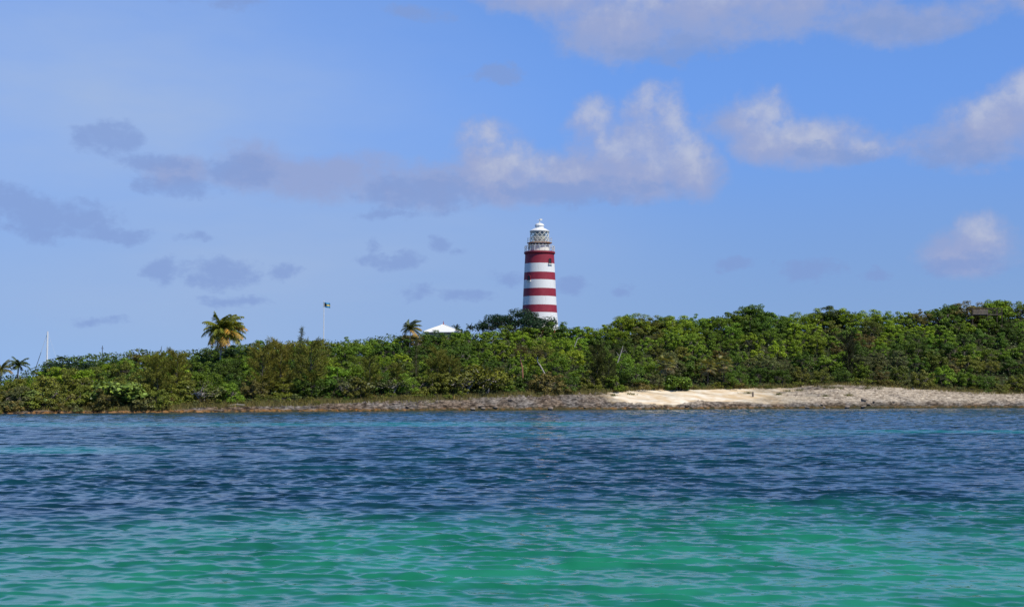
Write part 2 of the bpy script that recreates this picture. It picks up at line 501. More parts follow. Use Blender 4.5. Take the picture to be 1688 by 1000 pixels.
# ------------------------------------------------------------------ sea
def build_sea():
    ys = [5.0]
    while ys[-1] < 268:
        y = ys[-1]
        ys.append(y + min(0.042 * (max(y, 10) / 16) ** 0.85, .45))
    ys = np.array(ys)
    ts = np.linspace(-.42, .42, 740)
    side = np.arange(1, 71) / 70.0                       # looser columns out to 18 m beyond the view on each side
    off = np.concatenate([-18 * side[::-1], np.zeros(len(ts)), 18 * side])
    tall = np.concatenate([np.full(70, -.42), ts, np.full(70, .42)])
    edge = np.concatenate([np.clip((1 - side[::-1]) * 6, 0, 1), np.ones(len(ts)), np.clip((1 - side) * 6, 0, 1)]).astype(np.float32)
    Y = np.repeat(ys[:, None], len(tall), 1)
    X = (tall[None, :] * Y + off[None, :]).astype(np.float32)
    Yf = Y.astype(np.float32)
    dy = np.gradient(ys)[:, None]
    dxs = ys[:, None] * (ts[1] - ts[0])
    sp = np.maximum(np.maximum(dy, dxs * .8), np.where(off == 0, 0, .21)[None, :])
    Z = np.zeros_like(X)
    OX = np.zeros_like(X)
    OY = np.zeros_like(X)
    K = 120
    r = np.random.default_rng(11)
    gust = (0.55 + 0.9 * fbm(X * .045, Yf * .03, 77, 3)).astype(np.float32)
    calm = np.interp(Yf, [9, 22, 36, 60], [.60, .66, 1.02, 1.22]).astype(np.float32)
    gust2 = (0.55 + 0.9 * fbm(X * .11 + 5, Yf * .08, 78, 2)).astype(np.float32)
    for k in range(K):
        lam = 0.15 * (3.6 / 0.15) ** ((k + r.random()) / K)
        th = -PI / 2 + r.normal(-.12, .42 if lam < 1.0 else .33)
        st = 0.034 * (1.0 if lam < .9 else (.9 / lam) ** 1.0)
        kk = 2 * PI / lam
        a = st / kk
        fade = np.clip((lam / sp - 2.2) / 1.8, 0, 1).astype(np.float32) * edge[None, :]
        n = int((fade.max(1) > 0).sum())
        if n == 0:
            continue
        g = gust if lam > 1.0 else gust2
        ph = kk * (math.cos(th) * X[:n] + math.sin(th) * Yf[:n]) + r.random() * 2 * PI
        if lam < .32:
            g = g[:n] * np.interp(Yf[:n], [25, 50], [.8, 1]).astype(np.float32)
        elif .38 < lam < 1.5:
            g = g[:n] * np.interp(Yf[:n], [25, 50], [1.15, 1]).astype(np.float32)
        aa = a * fade[:n] * g[:n] * calm[:n]
        s_, c_ = np.sin(ph), np.cos(ph)
        Z[:n] += aa * c_
        OX[:n] -= 1.1 * math.cos(th) * aa * s_
        OY[:n] -= 1.1 * math.sin(th) * aa * s_
    nr, nc = X.shape
    co = np.stack([X + OX, Yf + OY, Z], -1).reshape(-1, 3)
    idx = np.arange(nr * nc).reshape(nr, nc)
    q = np.stack([idx[:-1, :-1], idx[:-1, 1:], idx[1:, 1:], idx[1:, :-1]], -1).reshape(-1, 4)
    # calm open water all round, out to the horizon
    ex, eq = [], []
    base = nr * nc
    step = 12
    rows = list(range(0, nr, step))
    if rows[-1] != nr - 1:
        rows.append(nr - 1)
    B = 6000.0
    tris = []
    for side, cidx in ((-1, 0), (1, nc - 1)):
        o0 = base + len(ex)
        for i in range(nr):
            ex.append((side * B, ys[i], 0.0))
        for i in range(nr - 1):
            a0, a1 = idx[i, cidx], idx[i + 1, cidx]
            b0, b1 = o0 + i, o0 + i + 1
            eq.append((b0, a0, a1, b1) if side < 0 else (a0, b0, b1, a1))
    far = base + len(ex)
    ex += [(-B, 9000, 0), (B, 9000, 0), (-B, -600, 0), (B, -600, 0)]
    l0, l1 = base, base + nr - 1
    r0, r1 = base + nr, base + 2 * nr - 1
    last, first = list(idx[-1]), list(idx[0])
    for i in range(nc - 1):
        xa = far if i < nc // 2 else far + 1
        tris.append((last[i], last[i + 1], xa))
        xb = far + 2 if i < nc // 2 else far + 3
        tris.append((first[i + 1], first[i], xb))
    tris += [(last[nc // 2], far + 1, far), (l1, last[0], far), (last[-1], r1, far + 1),
             (first[nc // 2], far + 2, far + 3), (first[0], l0, far + 2), (r0, first[-1], far + 3)]
    co = np.concatenate([co, np.array(ex, np.float32)])
    q = np.concatenate([q, np.array(eq)])
    # ---- material
    m, t, b = mat('sea_water')
    pos = t.n('ShaderNodeNewGeometry').outputs['Position']
    x, y, z = t.sep(pos)
    # lie of the bed: pale sand near the boat, dark sea-grass beyond, sandy bars further off
    wav = t.math('MULTIPLY', t.math('SUBTRACT', t.noise(t.vmath('MULTIPLY', pos, (.14, .10, 0)), 1.0, 6.0, .65), .5), 34.0)
    edge = t.math('ADD', t.math('ADD', y, wav), t.math('MULTIPLY', x, -.22))
    grass = t.ramp(edge, 24.0, 42.0)
    wav2 = t.math('MULTIPLY', t.math('SUBTRACT', t.noise(t.vmath('MULTIPLY', pos, (.018, .05, 0)), 1.0, 4.0, .55), .5), 30.0)
    yy = t.math('ADD', y, wav2)
    tt = t.math('DIVIDE', x, t.math('MAXIMUM', y, 1.0))

    def bar(c, w, t0, t1, amount):
        e = t.math('ABSOLUTE', t.math('SUBTRACT', yy, c))
        v = t.math('MULTIPLY', t.ramp(e, w, w * .25), amount)
        v = t.math('MULTIPLY', v, t.ramp(tt, t0 - .05, t0 + .05))
        return t.math('MULTIPLY', v, t.ramp(tt, t1 + .06, t1 - .06))
    b1 = bar(132, 14, -.6, .10, .8)
    b2 = bar(75, 7, -.6, -.27, .85)
    b3 = bar(108, 8, .22, .6, .7)
    b4 = bar(100, 10, -.02, .25, .35)
    bars = t.math('MAXIMUM', t.math('MAXIMUM', b1, b2), t.math('MAXIMUM', b3, b4))
    mot = t.noise(t.vmath('MULTIPLY', pos, (.35, .2, 0)), 1.0, 4.0, .6)
    sand = t.mix(t.ramp(mot, .35, .65), c4(.006, .135, .066), c4(.018, .220, .124))
    weed = t.mix(t.ramp(mot, .3, .7), c4(.002, .019, .029), c4(.005, .048, .064))
    barc = c4(.012, .170, .165)
    fard = t.ramp(y, 120.0, 230.0)
    weed = t.mix(fard, weed, c4(.005, .055, .098))
    colr = t.mix(grass, sand, weed)
    colr = t.mix(t.math('MULTIPLY', bars, grass), colr, barc)
    t.put(b.inputs['Base Color'], colr)
    b.inputs['Roughness'].default_value = 0.06
    b.inputs['IOR'].default_value = 1.333
    bn = t.n('ShaderNodeBump')
    t.put(bn.inputs['Strength'], t.ramp(y, 15, 60, 0.18, 0.62))
    bn.inputs['Distance'].default_value = 0.05
    n1 = t.noise(t.vmath('MULTIPLY', pos, (1.5, 3.2, 1.0)), 1.0, 3.0, .6, dist=.4)
    n2 = t.noise(t.vmath('MULTIPLY', pos, (.5, 1.1, 1.0)), 1.0, 2.0, .5)
    hh = t.math('ADD', n1, t.math('MULTIPLY', n2, t.ramp(y, 30, 150, 0.3, 7.0)))
    t.put(bn.inputs['Height'], hh)
    t.put(b.inputs['Normal'], bn.outputs[0])
    o = mesh_np('sea', co, q, m, tris, smooth=True)
    tag(o, 'choppy sea, turquoise near and dark blue beyond, up to the island shore', 'sea', kind='structure')


build_sea()


# ------------------------------------------------------------------ island ground
def build_island():
    ts = np.linspace(-.52, .52, 1300)
    off = np.concatenate([np.arange(-8, -1.5, .6), np.arange(-1.5, 20, .17), np.arange(20, 70, 1.0), np.arange(70, 190, 6.0)])
    px = np.clip(ts * F + 844, -900, 2500)
    ds = np.interp(px, KX, DS)
    Yg = ds[None, :] + off[:, None]
    Xg = ts[None, :] * Yg
    z, s, sand, rock, dv = ground(Xg, Yg)
    co = np.stack([Xg, Yg, z], -1).reshape(-1, 3)
    nr, nc = Xg.shape
    idx = np.arange(nr * nc).reshape(nr, nc)
    q = np.stack([idx[:-1, :-1], idx[:-1, 1:], idx[1:, 1:], idx[1:, :-1]], -1).reshape(-1, 4)
    m, t, b = mat('island_ground')
    at_s = t.n('ShaderNodeAttribute', attribute_name='sand').outputs['Fac']
    at_r = t.n('ShaderNodeAttribute', attribute_name='rock').outputs['Fac']
    at_p = t.n('ShaderNodeAttribute', attribute_name='pale').outputs['Fac']
    pos = t.n('ShaderNodeNewGeometry').outputs['Position']
    x, y, zz = t.sep(pos)
    nbig = t.noise(pos, .35, 5, .6)
    nfine = t.noise(t.vmath('MULTIPLY', pos, (.7, .7, 2.2)), 1.6, 7, .72)
    soil = t.mix(nbig, c4(.022, .024, .010), c4(.055, .055, .022))
    grey = t.mix(t.ramp(nfine, .38, .68), c4(.030, .027, .025), c4(.30, .265, .235))
    brown = t.mix(t.ramp(nfine, .40, .66), c4(.026, .019, .014), c4(.26, .19, .135))
    grey = t.mix(t.ramp(t.noise(pos, .22, 4, .6), .38, .60), grey, brown)
    pale = t.mix(t.ramp(nfine, .36, .60), c4(.13, .10, .072), c4(.60, .515, .40))
    strat = t.ramp(t.noise(t.vmath('MULTIPLY', pos, (.25, .5, 5.0)), 1.0, 5, .6), .40, .58)
    pale = t.mix(t.math('MULTIPLY', strat, .55), pale, c4(.36, .29, .21))
    rockc = t.mix(t.math('MULTIPLY', at_p, t.ramp(t.math('ADD', zz, t.math('MULTIPLY', nbig, 1.2)), 1.1, 2.2)), grey, pale)
    tide = t.ramp(t.math('ADD', zz, t.math('MULTIPLY', t.math('SUBTRACT', nfine, .5), .7)), .55, .18)
    tidec = t.mix(t.ramp(t.noise(pos, 1.3, 5, .65), .42, .60), c4(.022, .014, .008), c4(.32, .155, .045))
    rockc = t.mix(t.math('MULTIPLY', tide, .85), rockc, tidec)
    sandc = t.mix(t.ramp(nbig, .35, .7), c4(.60, .45, .27), c4(.80, .72, .58))
    colr = t.mix(at_r, soil, rockc)
    colr = t.mix(at_s, colr, sandc)
    t.put(b.inputs['Base Color'], colr)
    b.inputs['Roughness'].default_value = .95
    b.inputs['Specular IOR Level'].default_value = .15
    bn = t.n('ShaderNodeBump')
    bn.inputs['Distance'].default_value = .25
    t.put(bn.inputs['Strength'], t.math('MULTIPLY_ADD', at_r, .8, .1))
    t.put(bn.inputs['Height'], t.noise(pos, 2.8, 7, .65))
    t.put(b.inputs['Normal'], bn.outputs[0])
    o = mesh_np('island_ground', co, q, m, smooth=True)
    pxg = np.clip(Xg / Yg * F + 844, -900, 2500)
    pale_m = np.interp(pxg, [940, 1050, 1300, 1400, 1688], [.1, 1, 1, 1, .8]) * np.clip(.5 + (fbm(Xg * .2, Yg * .3, 61, 3) - .35) * 3, 0, 1)
    for nm, arr in (('sand', sand), ('rock', rock), ('pale', pale_m)):
        a = o.data.attributes.new(nm, 'FLOAT', 'POINT')
        a.data.foreach_set('value', arr.astype(np.float32).ravel())
    tag(o, 'low limestone island with rocky shore, sand patch and sloping ground', 'island', kind='structure')


build_island()


# ------------------------------------------------------------------ lighthouse
LY = 300.0
LC = at(889.6, 520, LY)
PPM = F / LY                                # pixels per metre at the lighthouse


def lz(py):
    return at(889.6, py, LY).z


def build_lighthouse():
    gzv = gz1(LC.x, LC.y) - .5
    root = thing('lighthouse', 'tall red and white striped lighthouse with white lantern room on the ridge', 'lighthouse', (LC.x, LC.y, gzv))

    def h(py):
        return lz(py) - gzv
    rp = lambda r: r / PPM
    # tower stripes, painted on the masonry
    m, t, b = mat('striped_masonry')
    oc = t.n('ShaderNodeTexCoord').outputs['Object']
    x, y, z = t.sep(oc)
    zj = t.math('ADD', z, t.math('MULTIPLY', t.math('SUBTRACT', t.noise(oc, 1.2, 3, .6), .5), .06))
    red = None
    for a0, a1 in ((0, 435), (449.5, 462), (476, 489), (503, 515.5), (545, 560)):
        up = t.math('LESS_THAN', zj, 99.0 if a0 == 0 else h(a0))
        lo = t.math('GREATER_THAN', zj, h(a1))
        v = t.math('MULTIPLY', up, lo)
        red = v if red is None else t.math('ADD', red, v)
    streak = t.noise(t.vmath('MULTIPLY', oc, (2.2, 2.2, .14)), 1.0, 5, .65)
    blot = t.noise(oc, .9, 5, .6)
    wht = t.mix(t.ramp(streak, .52, .78, 0, .55), c4(.80, .80, .77), c4(.50, .46, .40))
    rd = t.mix(t.ramp(blot, .35, .75), c4(.27, .013, .030), c4(.33, .026, .044))
    rd = t.mix(t.ramp(streak, .66, .74, 0, .5), rd, c4(.55, .30, .28))
    t.put(b.inputs['Base Color'], t.mix(red, wht, rd))
    b.inputs['Roughness'].default_value = .6
    bn = t.n('ShaderNodeBump')
    bn.inputs['Strength'].default_value = .25
    bn.inputs['Distance'].default_value = .03
    t.put(bn.inputs['Height'], t.noise(oc, 3.0, 6, .6))
    t.put(b.inputs['Normal'], bn.outputs[0])
    prof_t = [(rp(33.5), 0), (rp(31.5), h(545)), (rp(29.6), h(525)), (rp(28.7), h(513)), (rp(27.6), h(495)), (rp(26.7), h(476)), (rp(25.5), h(449)), (rp(24.2), h(425)), (rp(24.0), h(419))]
    tw = MB().lathe(prof_t, 96)
    tower = tw.build('tower', m, root, smooth=True)

    def rad(zv):
        return float(np.interp(zv, [p[1] for p in prof_t], [p[0] for p in prof_t]))
    # cornice under the gallery
    MB().lathe([(rp(24.0), h(420.0)), (rp(24.6), h(419.0)), (rp(25.6), h(418.3)), (rp(25.8), h(417.4)), (rp(25.8), h(415.6)), (rp(25.2), h(415.2)), (rp(8), h(415.1))], 96).build('gallery_cornice', M_RED_M, root, smooth=True)
    # windows let into the wall: dark recess, arched head, sill
    for px, y0, y1 in ((906.0, 427.5, 436.0), (871.8, 455.3, 463.5)):
        zc0, zc1 = h(y1), h(y0)
        r0 = rad((zc0 + zc1) / 2)
        az = math.asin((px - 889.6) / PPM / r0)
        w, ht = .78, zc1 - zc0
        n_ = Vector((math.sin(az), -math.cos(az), 0))
        tx = Vector((math.cos(az), math.sin(az), 0))
        win = bpy.data.objects.new('window', None)

        def arch(wd, h0, h1, depth, nm, material, par):
            bb = MB()
            pts = [(-wd / 2, h0), (wd / 2, h0)] + [(wd / 2 * math.cos(a), h1 - wd / 2 + wd / 2 * math.sin(a)) for a in np.linspace(0, PI, 9)]
            for dd_ in (r0 - .25, r0 + depth):
                for (a, c) in pts:
                    bb.v.append(tuple(n_ * dd_ + tx * a + Vector((0, 0, c))))
            k = len(pts)
            bb.f.append(tuple(k + i for i in range(k)))
            for i in range(k):
                bb.f.append((i, (i + 1) % k, k + (i + 1) % k, k + i))
            bb.m = [0] * len(bb.f)
            return bb.build(nm, material, par)
        wo = arch(w, zc0, zc1, .03, 'window', M_DARK, root)
        # brick reveal standing proud of the opening
        fr = MB()
        pts = [Vector((-w / 2 - .05, zc0, 0))] + [Vector(((w / 2 + .05) * math.cos(a), zc1 - w / 2 + (w / 2 + .05) * math.sin(a), 0)) for a in np.linspace(PI, 0, 9)] + [Vector((w / 2 + .05, zc0, 0))]
        fr.tube([n_ * (r0 + .035) + tx * p.x + Vector((0, 0, p.y)) for p in pts], .06, 6)
        fr.build('frame', M_RED_M, wo)
        sl = MB()
        c0 = n_ * (r0 + .08) + Vector((0, 0, zc0 - .13))
        sl.box(c0, (w + .3, .4, .26), az)
        sl.build('sill', M_OFFWHITE, wo)
    # main gallery: deck, railing
    zd = h(415.1)
    ra = MB()
    rr = rp(24.6)
    nb = 18
    for k in range(nb):
        a = 2 * PI * (k + .5) / nb
        p = Vector((rr * math.cos(a), rr * math.sin(a), zd))
        ra.tube([p, p + Vector((0, 0, 1.12))], .075, 6)
    for zz, tr in ((1.14, .06), (.78, .035), (.42, .035)):
        ring = [(rr * math.cos(2 * PI * k / 72), rr * math.sin(2 * PI * k / 72), zd + zz) for k in range(73)]
        ra.tube(ring, tr, 6, cap=False)
    ra.build('gallery_railing', M_OFFWHITE, root)
    # murette: drum below the lantern, with round vents
    zm0, zm1 = zd, h(401.2)
    rm = rp(15.6)
    MB().lathe([(rp(16.6), zm0), (rp(16.6), zm0 + .45), (rm, zm0 + .6), (rm, zm1)], 64).build('lantern_base', M_OFFWHITE, root, smooth=True)
    for k in range(16):
        a = 2 * PI * (k + .35) / 16
        n_ = Vector((math.cos(a), math.sin(a), 0))
        vt = MB()
        c0 = n_ * (rm - .04) + Vector((0, 0, zm1 - .40))
        vt.tube([c0, c0 + n_ * .09], .24, 14)
        vt.build('vent', M_DARK, root)
    # small door in the murette, facing the sea on the left
    a = -PI / 2 - .45
    n_ = Vector((math.cos(a), math.sin(a), 0))
    # lantern gallery
    zl0 = zm1
    MB().lathe([(rm, zl0 - .04), (rp(20.6), zl0), (rp(20.8), zl0 + .06), (rp(20.6), zl0 + .12), (rp(10), zl0 + .13)], 64).build('lantern_gallery', M_RUST, root, smooth=True)
    lr = MB()
    r2 = rp(20.3)
    for k in range(16):
        a = 2 * PI * (k + .5) / 16
        p = Vector((r2 * math.cos(a), r2 * math.sin(a), zl0 + .12))
        lr.tube([p, p + Vector((0, 0, .95))], .03, 5)
    for zz in (.5, .97):
        lr.tube([(r2 * math.cos(2 * PI * k / 64), r2 * math.sin(2 * PI * k / 64), zl0 + .12 + zz) for k in range(65)], .026, 5, cap=False)
    lr.build('lantern_railing', M_OFFWHITE, root)
    # lantern: glass drum, diagonal glazing bars, lens inside
    zg0, zg1 = zl0 + .13, h(382.2)
    rg = rp(15.4)
    gm, gt, gbn = mat('lantern_glass')
    gl = gt.n('ShaderNodeBsdfGlossy')
    gl.inputs['Roughness'].default_value = .05
    tr = gt.n('ShaderNodeBsdfTransparent')
    tr.inputs[0].default_value = c4(.93, .96, .92)
    mx = gt.n('ShaderNodeMixShader')
    mx.inputs[0].default_value = .10
    gm.node_tree.links.new(tr.outputs[0], mx.inputs[1])
    gm.node_tree.links.new(gl.outputs[0], mx.inputs[2])
    gm.node_tree.links.new(mx.outputs[0], gm.node_tree.nodes['Material Output'].inputs[0])
    MB().lathe([(rg - .03, zg0), (rg - .03, zg1)], 48).build('lantern_glass', gm, root, smooth=True)
    bars = MB()
    nbar = 12
    H = zg1 - zg0
    for sgn in (-1, 1):
        for k in range(nbar):
            a0 = 2 * PI * k / nbar
            pts = [(rg * math.cos(a0 + sgn * u * 1.25), rg * math.sin(a0 + sgn * u * 1.25), zg0 + H * u) for u in np.linspace(0, 1, 9)]
            bars.tube(pts, .05, 5, cap=False)
    for zz in (zg0 + .06, zg0 + H * .5, zg1 - .05):
        bars.tube([(rg * math.cos(2 * PI * k / 48), rg * math.sin(2 * PI * k / 48), zz) for k in range(49)], .05 if zz != zg0 + H * .5 else .03, 5, cap=False)
    bars.build('glazing_bars', M_OFFWHITE, root)
    lm = plain('lens_glass', (.62, .58, .44), .25, .3, 3.0)
    le = MB()
    lp = [(.0, zg0)]
    for k in range(15):
        u = k / 14
        rr_ = 1.05 + .28 * math.sin(PI * u) + (.05 if k % 2 else -.03)
        lp.append((rr_, zg0 + .25 + (H - .5) * u))
    lp.append((0, zg1 - .15))
    le.lathe(lp, 24).build('lens', lm, root)
    # roof, ventilator drum, cap and finial
    zr = h(382)
    MB().lathe([(rp(10), zr - .02), (rp(15.6), zr - .02), (rp(16.4), zr + .02), (rp(16.4), zr + .16), (rp(14.4), h(379.6)), (rp(11.6), h(378.0)), (rp(8.2), h(376.3)), (rp(7.1), h(376.0))], 64).build('lantern_roof', M_WHITE, root, smooth=True)
    v = MB()
    v.lathe([(rp(7.0), h(376.1)), (rp(7.0), h(372.6)), (rp(7.9), h(372.3)), (rp(7.8), h(371.3)), (rp(6.4), h(369.4)), (rp(4.0), h(368.2)), (rp(1.6), h(367.7)), (rp(1.0), h(367.3)), (0.02, h(367.2))], 40)
    v.build('ventilator', M_WHITE, root, smooth=True)
    f = MB()
    f.tube([(0, 0, h(367.6)), (0, 0, h(360.5))], [.09, .05], 6)
    f.lathe([(.02, h(366.8)), (.18, h(366.2)), (.02, h(365.6))], 12)
    f.box((.32, 0, h(362.0)), (.55, .03, .34), .5)
    f.box((-.30, -.15, h(363.0)), (.5, .03, .06), .5)
    f.build('weathervane', M_OFFWHITE, root)
    return root, gzv


M_RED_M = plain('red_masonry', (0.28, 0.016, 0.032), 0.6, 0.25, 2.0, bump=.2)
LH, LGZ = build_lighthouse()


# ------------------------------------------------------------------ visitor on the lighthouse gallery
def build_person():
    r = 21.0 / PPM
    a = -PI / 2 - math.asin(17.3 / 21.0)
    base = Vector((LC.x + r * math.cos(a), LC.y + r * math.sin(a), lz(415.1)))
    root = thing('person', 'person in dark clothes standing at the gallery railing of the lighthouse', 'person', base, rz=-.3)

    def skin(name, verts, edges, rads, material, par):
        me = bpy.data.meshes.new(name)
        me.from_pydata(verts, edges, [])
        me.materials.append(material)
        o = link(name, me, par)
        md_ = o.modifiers.new('skin', 'SKIN')
        for i, rv in enumerate(rads):
            me.skin_vertices[0].data[i].radius = rv
            me.skin_vertices[0].data[i].use_root = (i == 0)
        sb = o.modifiers.new('sub', 'SUBSURF')
        sb.levels = 1
        sb.render_levels = 2
        return o
    sk = plain('skin', (.30, .17, .11), .6, .1)
    V = [(0, 0, .92), (0, 0, 1.12), (0, 0, 1.34), (0, .0, 1.47), (0, -.02, 1.56), (0, -.03, 1.68),
         (.18, 0, 1.38), (.26, -.05, 1.12), (.20, -.28, 1.06), (.17, -.36, 1.08),
         (-.18, 0, 1.38), (-.26, -.05, 1.12), (-.20, -.28, 1.06), (-.17, -.36, 1.08),
         (.10, 0, .86), (.11, -.02, .48), (.11, .02, .08), (.11, -.14, .04),
         (-.10, 0, .86), (-.11, -.02, .48), (-.12, .02, .08), (-.12, -.14, .04)]
    Ed = [(0, 1), (1, 2), (2, 3), (3, 4), (4, 5), (2, 6), (6, 7), (7, 8), (8, 9), (2, 10), (10, 11), (11, 12), (12, 13),
          (0, 14), (14, 15), (15, 16), (16, 17), (0, 18), (18, 19), (19, 20), (20, 21)]
    Rd = [(.15, .11), (.14, .10), (.16, .10), (.06, .06), (.09, .10), (.08, .09), (.06, .06), (.042, .042), (.034, .034), (.03, .03),
          (.06, .06), (.042, .042), (.034, .034), (.03, .03), (.09, .09), (.06, .06), (.042, .045), (.04, .03), (.09, .09), (.06, .06), (.042, .045), (.04, .03)]
    body = skin('body', V, Ed, Rd, sk, root)
    sh = [0, 1, 2, 6, 7, 10, 11]
    mp = {k: i for i, k in enumerate(sh)}
    skin('shirt', [V[k] for k in sh], [(mp[a_], mp[b_]) for a_, b_ in Ed if a_ in mp and b_ in mp], [(Rd[k][0] + .022, Rd[k][1] + .022) for k in sh], plain('dark_shirt', (.03, .032, .04), .9, .2), root)
    tr = [0, 14, 15, 16, 18, 19, 20]
    mp = {k: i for i, k in enumerate(tr)}
    skin('trousers', [V[k] for k in tr], [(mp[a_], mp[b_]) for a_, b_ in Ed if a_ in mp and b_ in mp], [(Rd[k][0] + .026, Rd[k][1] + .026) for k in tr], plain('dark_trousers', (.025, .027, .04), .9, .2), root)
    hr = MB()
    hr.lathe([(.0, 1.80), (.07, 1.785), (.105, 1.73), (.112, 1.66), (.10, 1.60)], 16, c=(0, .012, 0))
    hr.build('hair', M_DARK, root, smooth=True)


build_person()


# ------------------------------------------------------------------ plant builders (prototypes share meshes between copies)
def leaves(cent, norm, size, asp=.6, jit=.5, r=rng, fold=True):
    """pointed leaf quads at cent facing norm"""
    n = len(cent)
    nn = norm + r.normal(0, jit, (n, 3))
    nn /= np.linalg.norm(nn, axis=1, keepdims=True) + 1e-9
    a = np.cross(nn, r.normal(0, 1, (n, 3)))
    a /= np.linalg.norm(a, axis=1, keepdims=True) + 1e-9
    b = np.cross(nn, a)
    s = (size * r.uniform(.65, 1.35, n))[:, None]
    p0 = cent - a * s * .5
    p2 = cent + a * s * .5
    p1 = cent + b * s * asp * .5 + (nn * s * .08)
    p3 = cent - b * s * asp * .5 + (nn * s * .08)
    co = np.stack([p0, p1, p2, p3], 1).reshape(-1, 3)
    return co, np.arange(n * 4).reshape(-1, 4)


def crown_points(r, wx, h, nclump, per, base=.25, clump_r=(.14, .24), ragged=.0, flat=1.0):
    """clumps spread through a dome-shaped volume; leaves on the outside of each clump"""
    cs = []
    while len(cs) < nclump:
        p = r.uniform(-1, 1, 3)
        p[2] = abs(p[2])
        d = np.linalg.norm(p)
        if d > 1 or d < .35:
            continue
        k = .86 + ragged * r.normal()
        cs.append((p[0] * wx / 2 * k, p[1] * wx / 2 * k, base * h + p[2] * (1 - base) * h * k * .92, d))
    cen, nor = [], []
    for (x, y, z, d) in cs:
        rad = r.uniform(*clump_r) * wx * .5 * 1.25
        m = int(per * r.uniform(.7, 1.3))
        v = r.normal(0, 1, (m, 3))
        v[:, 2] = v[:, 2] * .8 + .35
        v /= np.linalg.norm(v, axis=1, keepdims=True)
        rr = rad * r.uniform(.55, 1.05, (m, 1))
        cen.append(np.array([x, y, z]) + v * rr * np.array([1, 1, .75 * flat]))
        nor.append(v * .9 + np.array([0, 0, .45]))
    return np.concatenate(cen), np.concatenate(nor), cs


def limbs(mb, cs, r, stems, h, rad):
    """tapered stems rising into limbs that reach the clumps"""
    for k in range(stems):
        a = 2 * PI * (k + r.random()) / stems
        d = .06 * h if stems == 1 else .13 * h
        base = Vector((math.cos(a) * .04 * h, math.sin(a) * .04 * h, -.3))
        mid = Vector((math.cos(a) * d, math.sin(a) * d, h * .22))
        top = Vector((math.cos(a) * d * 2.1, math.sin(a) * d * 2.1, h * .42))
        mb.tube([base, mid, top], [rad, rad * .8, rad * .6], 6)
        for (x, y, z, dd_) in cs[k::stems][:9]:
            e = Vector((x, y, z))
            m2 = top.lerp(e, .5) + Vector((r.normal() * .1, r.normal() * .1, -.08 * h))
            mb.tube([top, m2, e], [rad * .42, rad * .28, rad * .1], 5)


PROTO = {}


def make_broadleaf(key, seed, wx, h, nclump, per, leaf, bark=None, **kw):
    r = np.random.default_rng(seed)
    c, n, cs = crown_points(r, wx, h, nclump, per, **kw)
    co, q = leaves(c, n, leaf, .62, .45, r)
    root = bpy.data.objects.new('proto', None)
    cr = mesh_np('crown', co, q, M_LEAF)
    mb = MB()
    limbs(mb, cs, r, 1 if h > 6 else 3, h, .075 if h < 6 else .17)
    tk = mb.build('trunk', bark or M_BARK, None)
    PROTO[key] = (cr, tk, h, wx)


def make_casuarina(key, seed, wx, h, nb, per, conical=False):
    r = np.random.default_rng(seed)
    mb = MB()
    cen, dirs = [], []
    lean = r.normal(0, .03, 2)
    mb.tube([(0, 0, -.3), (lean[0] * h * .5, lean[1] * h * .5, h * .5), (lean[0] * h, lean[1] * h, h * .98)], [.10, .06, .015], 6)
    for k in range(nb):
        u = (k + r.random()) / nb
        z0 = h * (.08 + .88 * u)
        a = r.uniform(0, 2 * PI)
        L = (wx * .5) * ((1.05 - u) if conical else (.45 + .75 * math.sin(PI * min(1, u * .85 + .1)))) * r.uniform(.6, 1.1)
        p0 = Vector((lean[0] * z0, lean[1] * z0, z0))
        e = p0 + Vector((math.cos(a) * L, math.sin(a) * L, L * (.25 if conical else .75)))
        mb.tube([p0, e], [.025, .008], 4)
        m = int(per * (L / (wx * .5) + .3))
        tt = r.uniform(.15, 1.05, m)[:, None]
        pp = np.array(p0)[None] * (1 - tt) + np.array(e)[None] * tt + r.normal(0, .10, (m, 3)) * (wx * .28)
        cen.append(pp)
        dd_ = np.tile(np.array([math.cos(a) * .5, math.sin(a) * .5, .55]), (m, 1)) + r.normal(0, .45, (m, 3))
        dirs.append(dd_)
    cen = np.concatenate(cen)
    d = np.concatenate(dirs)
    d /= np.linalg.norm(d, axis=1, keepdims=True)
    sd_ = np.cross(d, r.normal(0, 1, d.shape))
    sd_ /= np.linalg.norm(sd_, axis=1, keepdims=True)
    L = r.uniform(.28, .6, (len(cen), 1))
    w = .026
    co = np.stack([cen - sd_ * w, cen + sd_ * w, cen + d * L + sd_ * w * .4, cen + d * L - sd_ * w * .4], 1).reshape(-1, 3)
    cr = mesh_np('crown', co, np.arange(len(cen) * 4).reshape(-1, 4), M_NEEDLE)
    tk = mb.build('trunk', M_BARK, None)
    PROTO[key] = (cr, tk, h, wx)


for i in range(6):
    make_broadleaf('b%d' % i, 100 + i, 5.2, 4.5, 46 + 6 * (i % 3), 185, .165, base=.06, ragged=.07, clump_r=(.09, .19))
for i in range(3):
    make_broadleaf('f%d' % i, 130 + i, 5.6, 4.3, 60, 130, .150, base=.15, ragged=.11, clump_r=(.09, .17))       # finer, raggeder crown
for i in range(3):
    make_broadleaf('s%d' % i, 150 + i, 2.6, 1.5, 16, 80, .15, base=.1, ragged=.1, clump_r=(.14, .26))            # low scrub
make_broadleaf('dome', 171, 9.4, 6.4, 70, 170, .27, base=.22, ragged=.05, clump_r=(.11, .19))
make_broadleaf('grape', 172, 4.2, 2.6, 26, 90, .30, base=.12, ragged=.06, clump_r=(.16, .26))
make_broadleaf('flat', 173, 13.0, 5.6, 80, 170, .22, base=.42, ragged=.05, clump_r=(.08, .16), flat=.7)
make_broadleaf('bare', 174, 3.6, 2.2, 26, 26, .19, bark=M_PALEBARK, base=.3, ragged=.16, clump_r=(.12, .22))
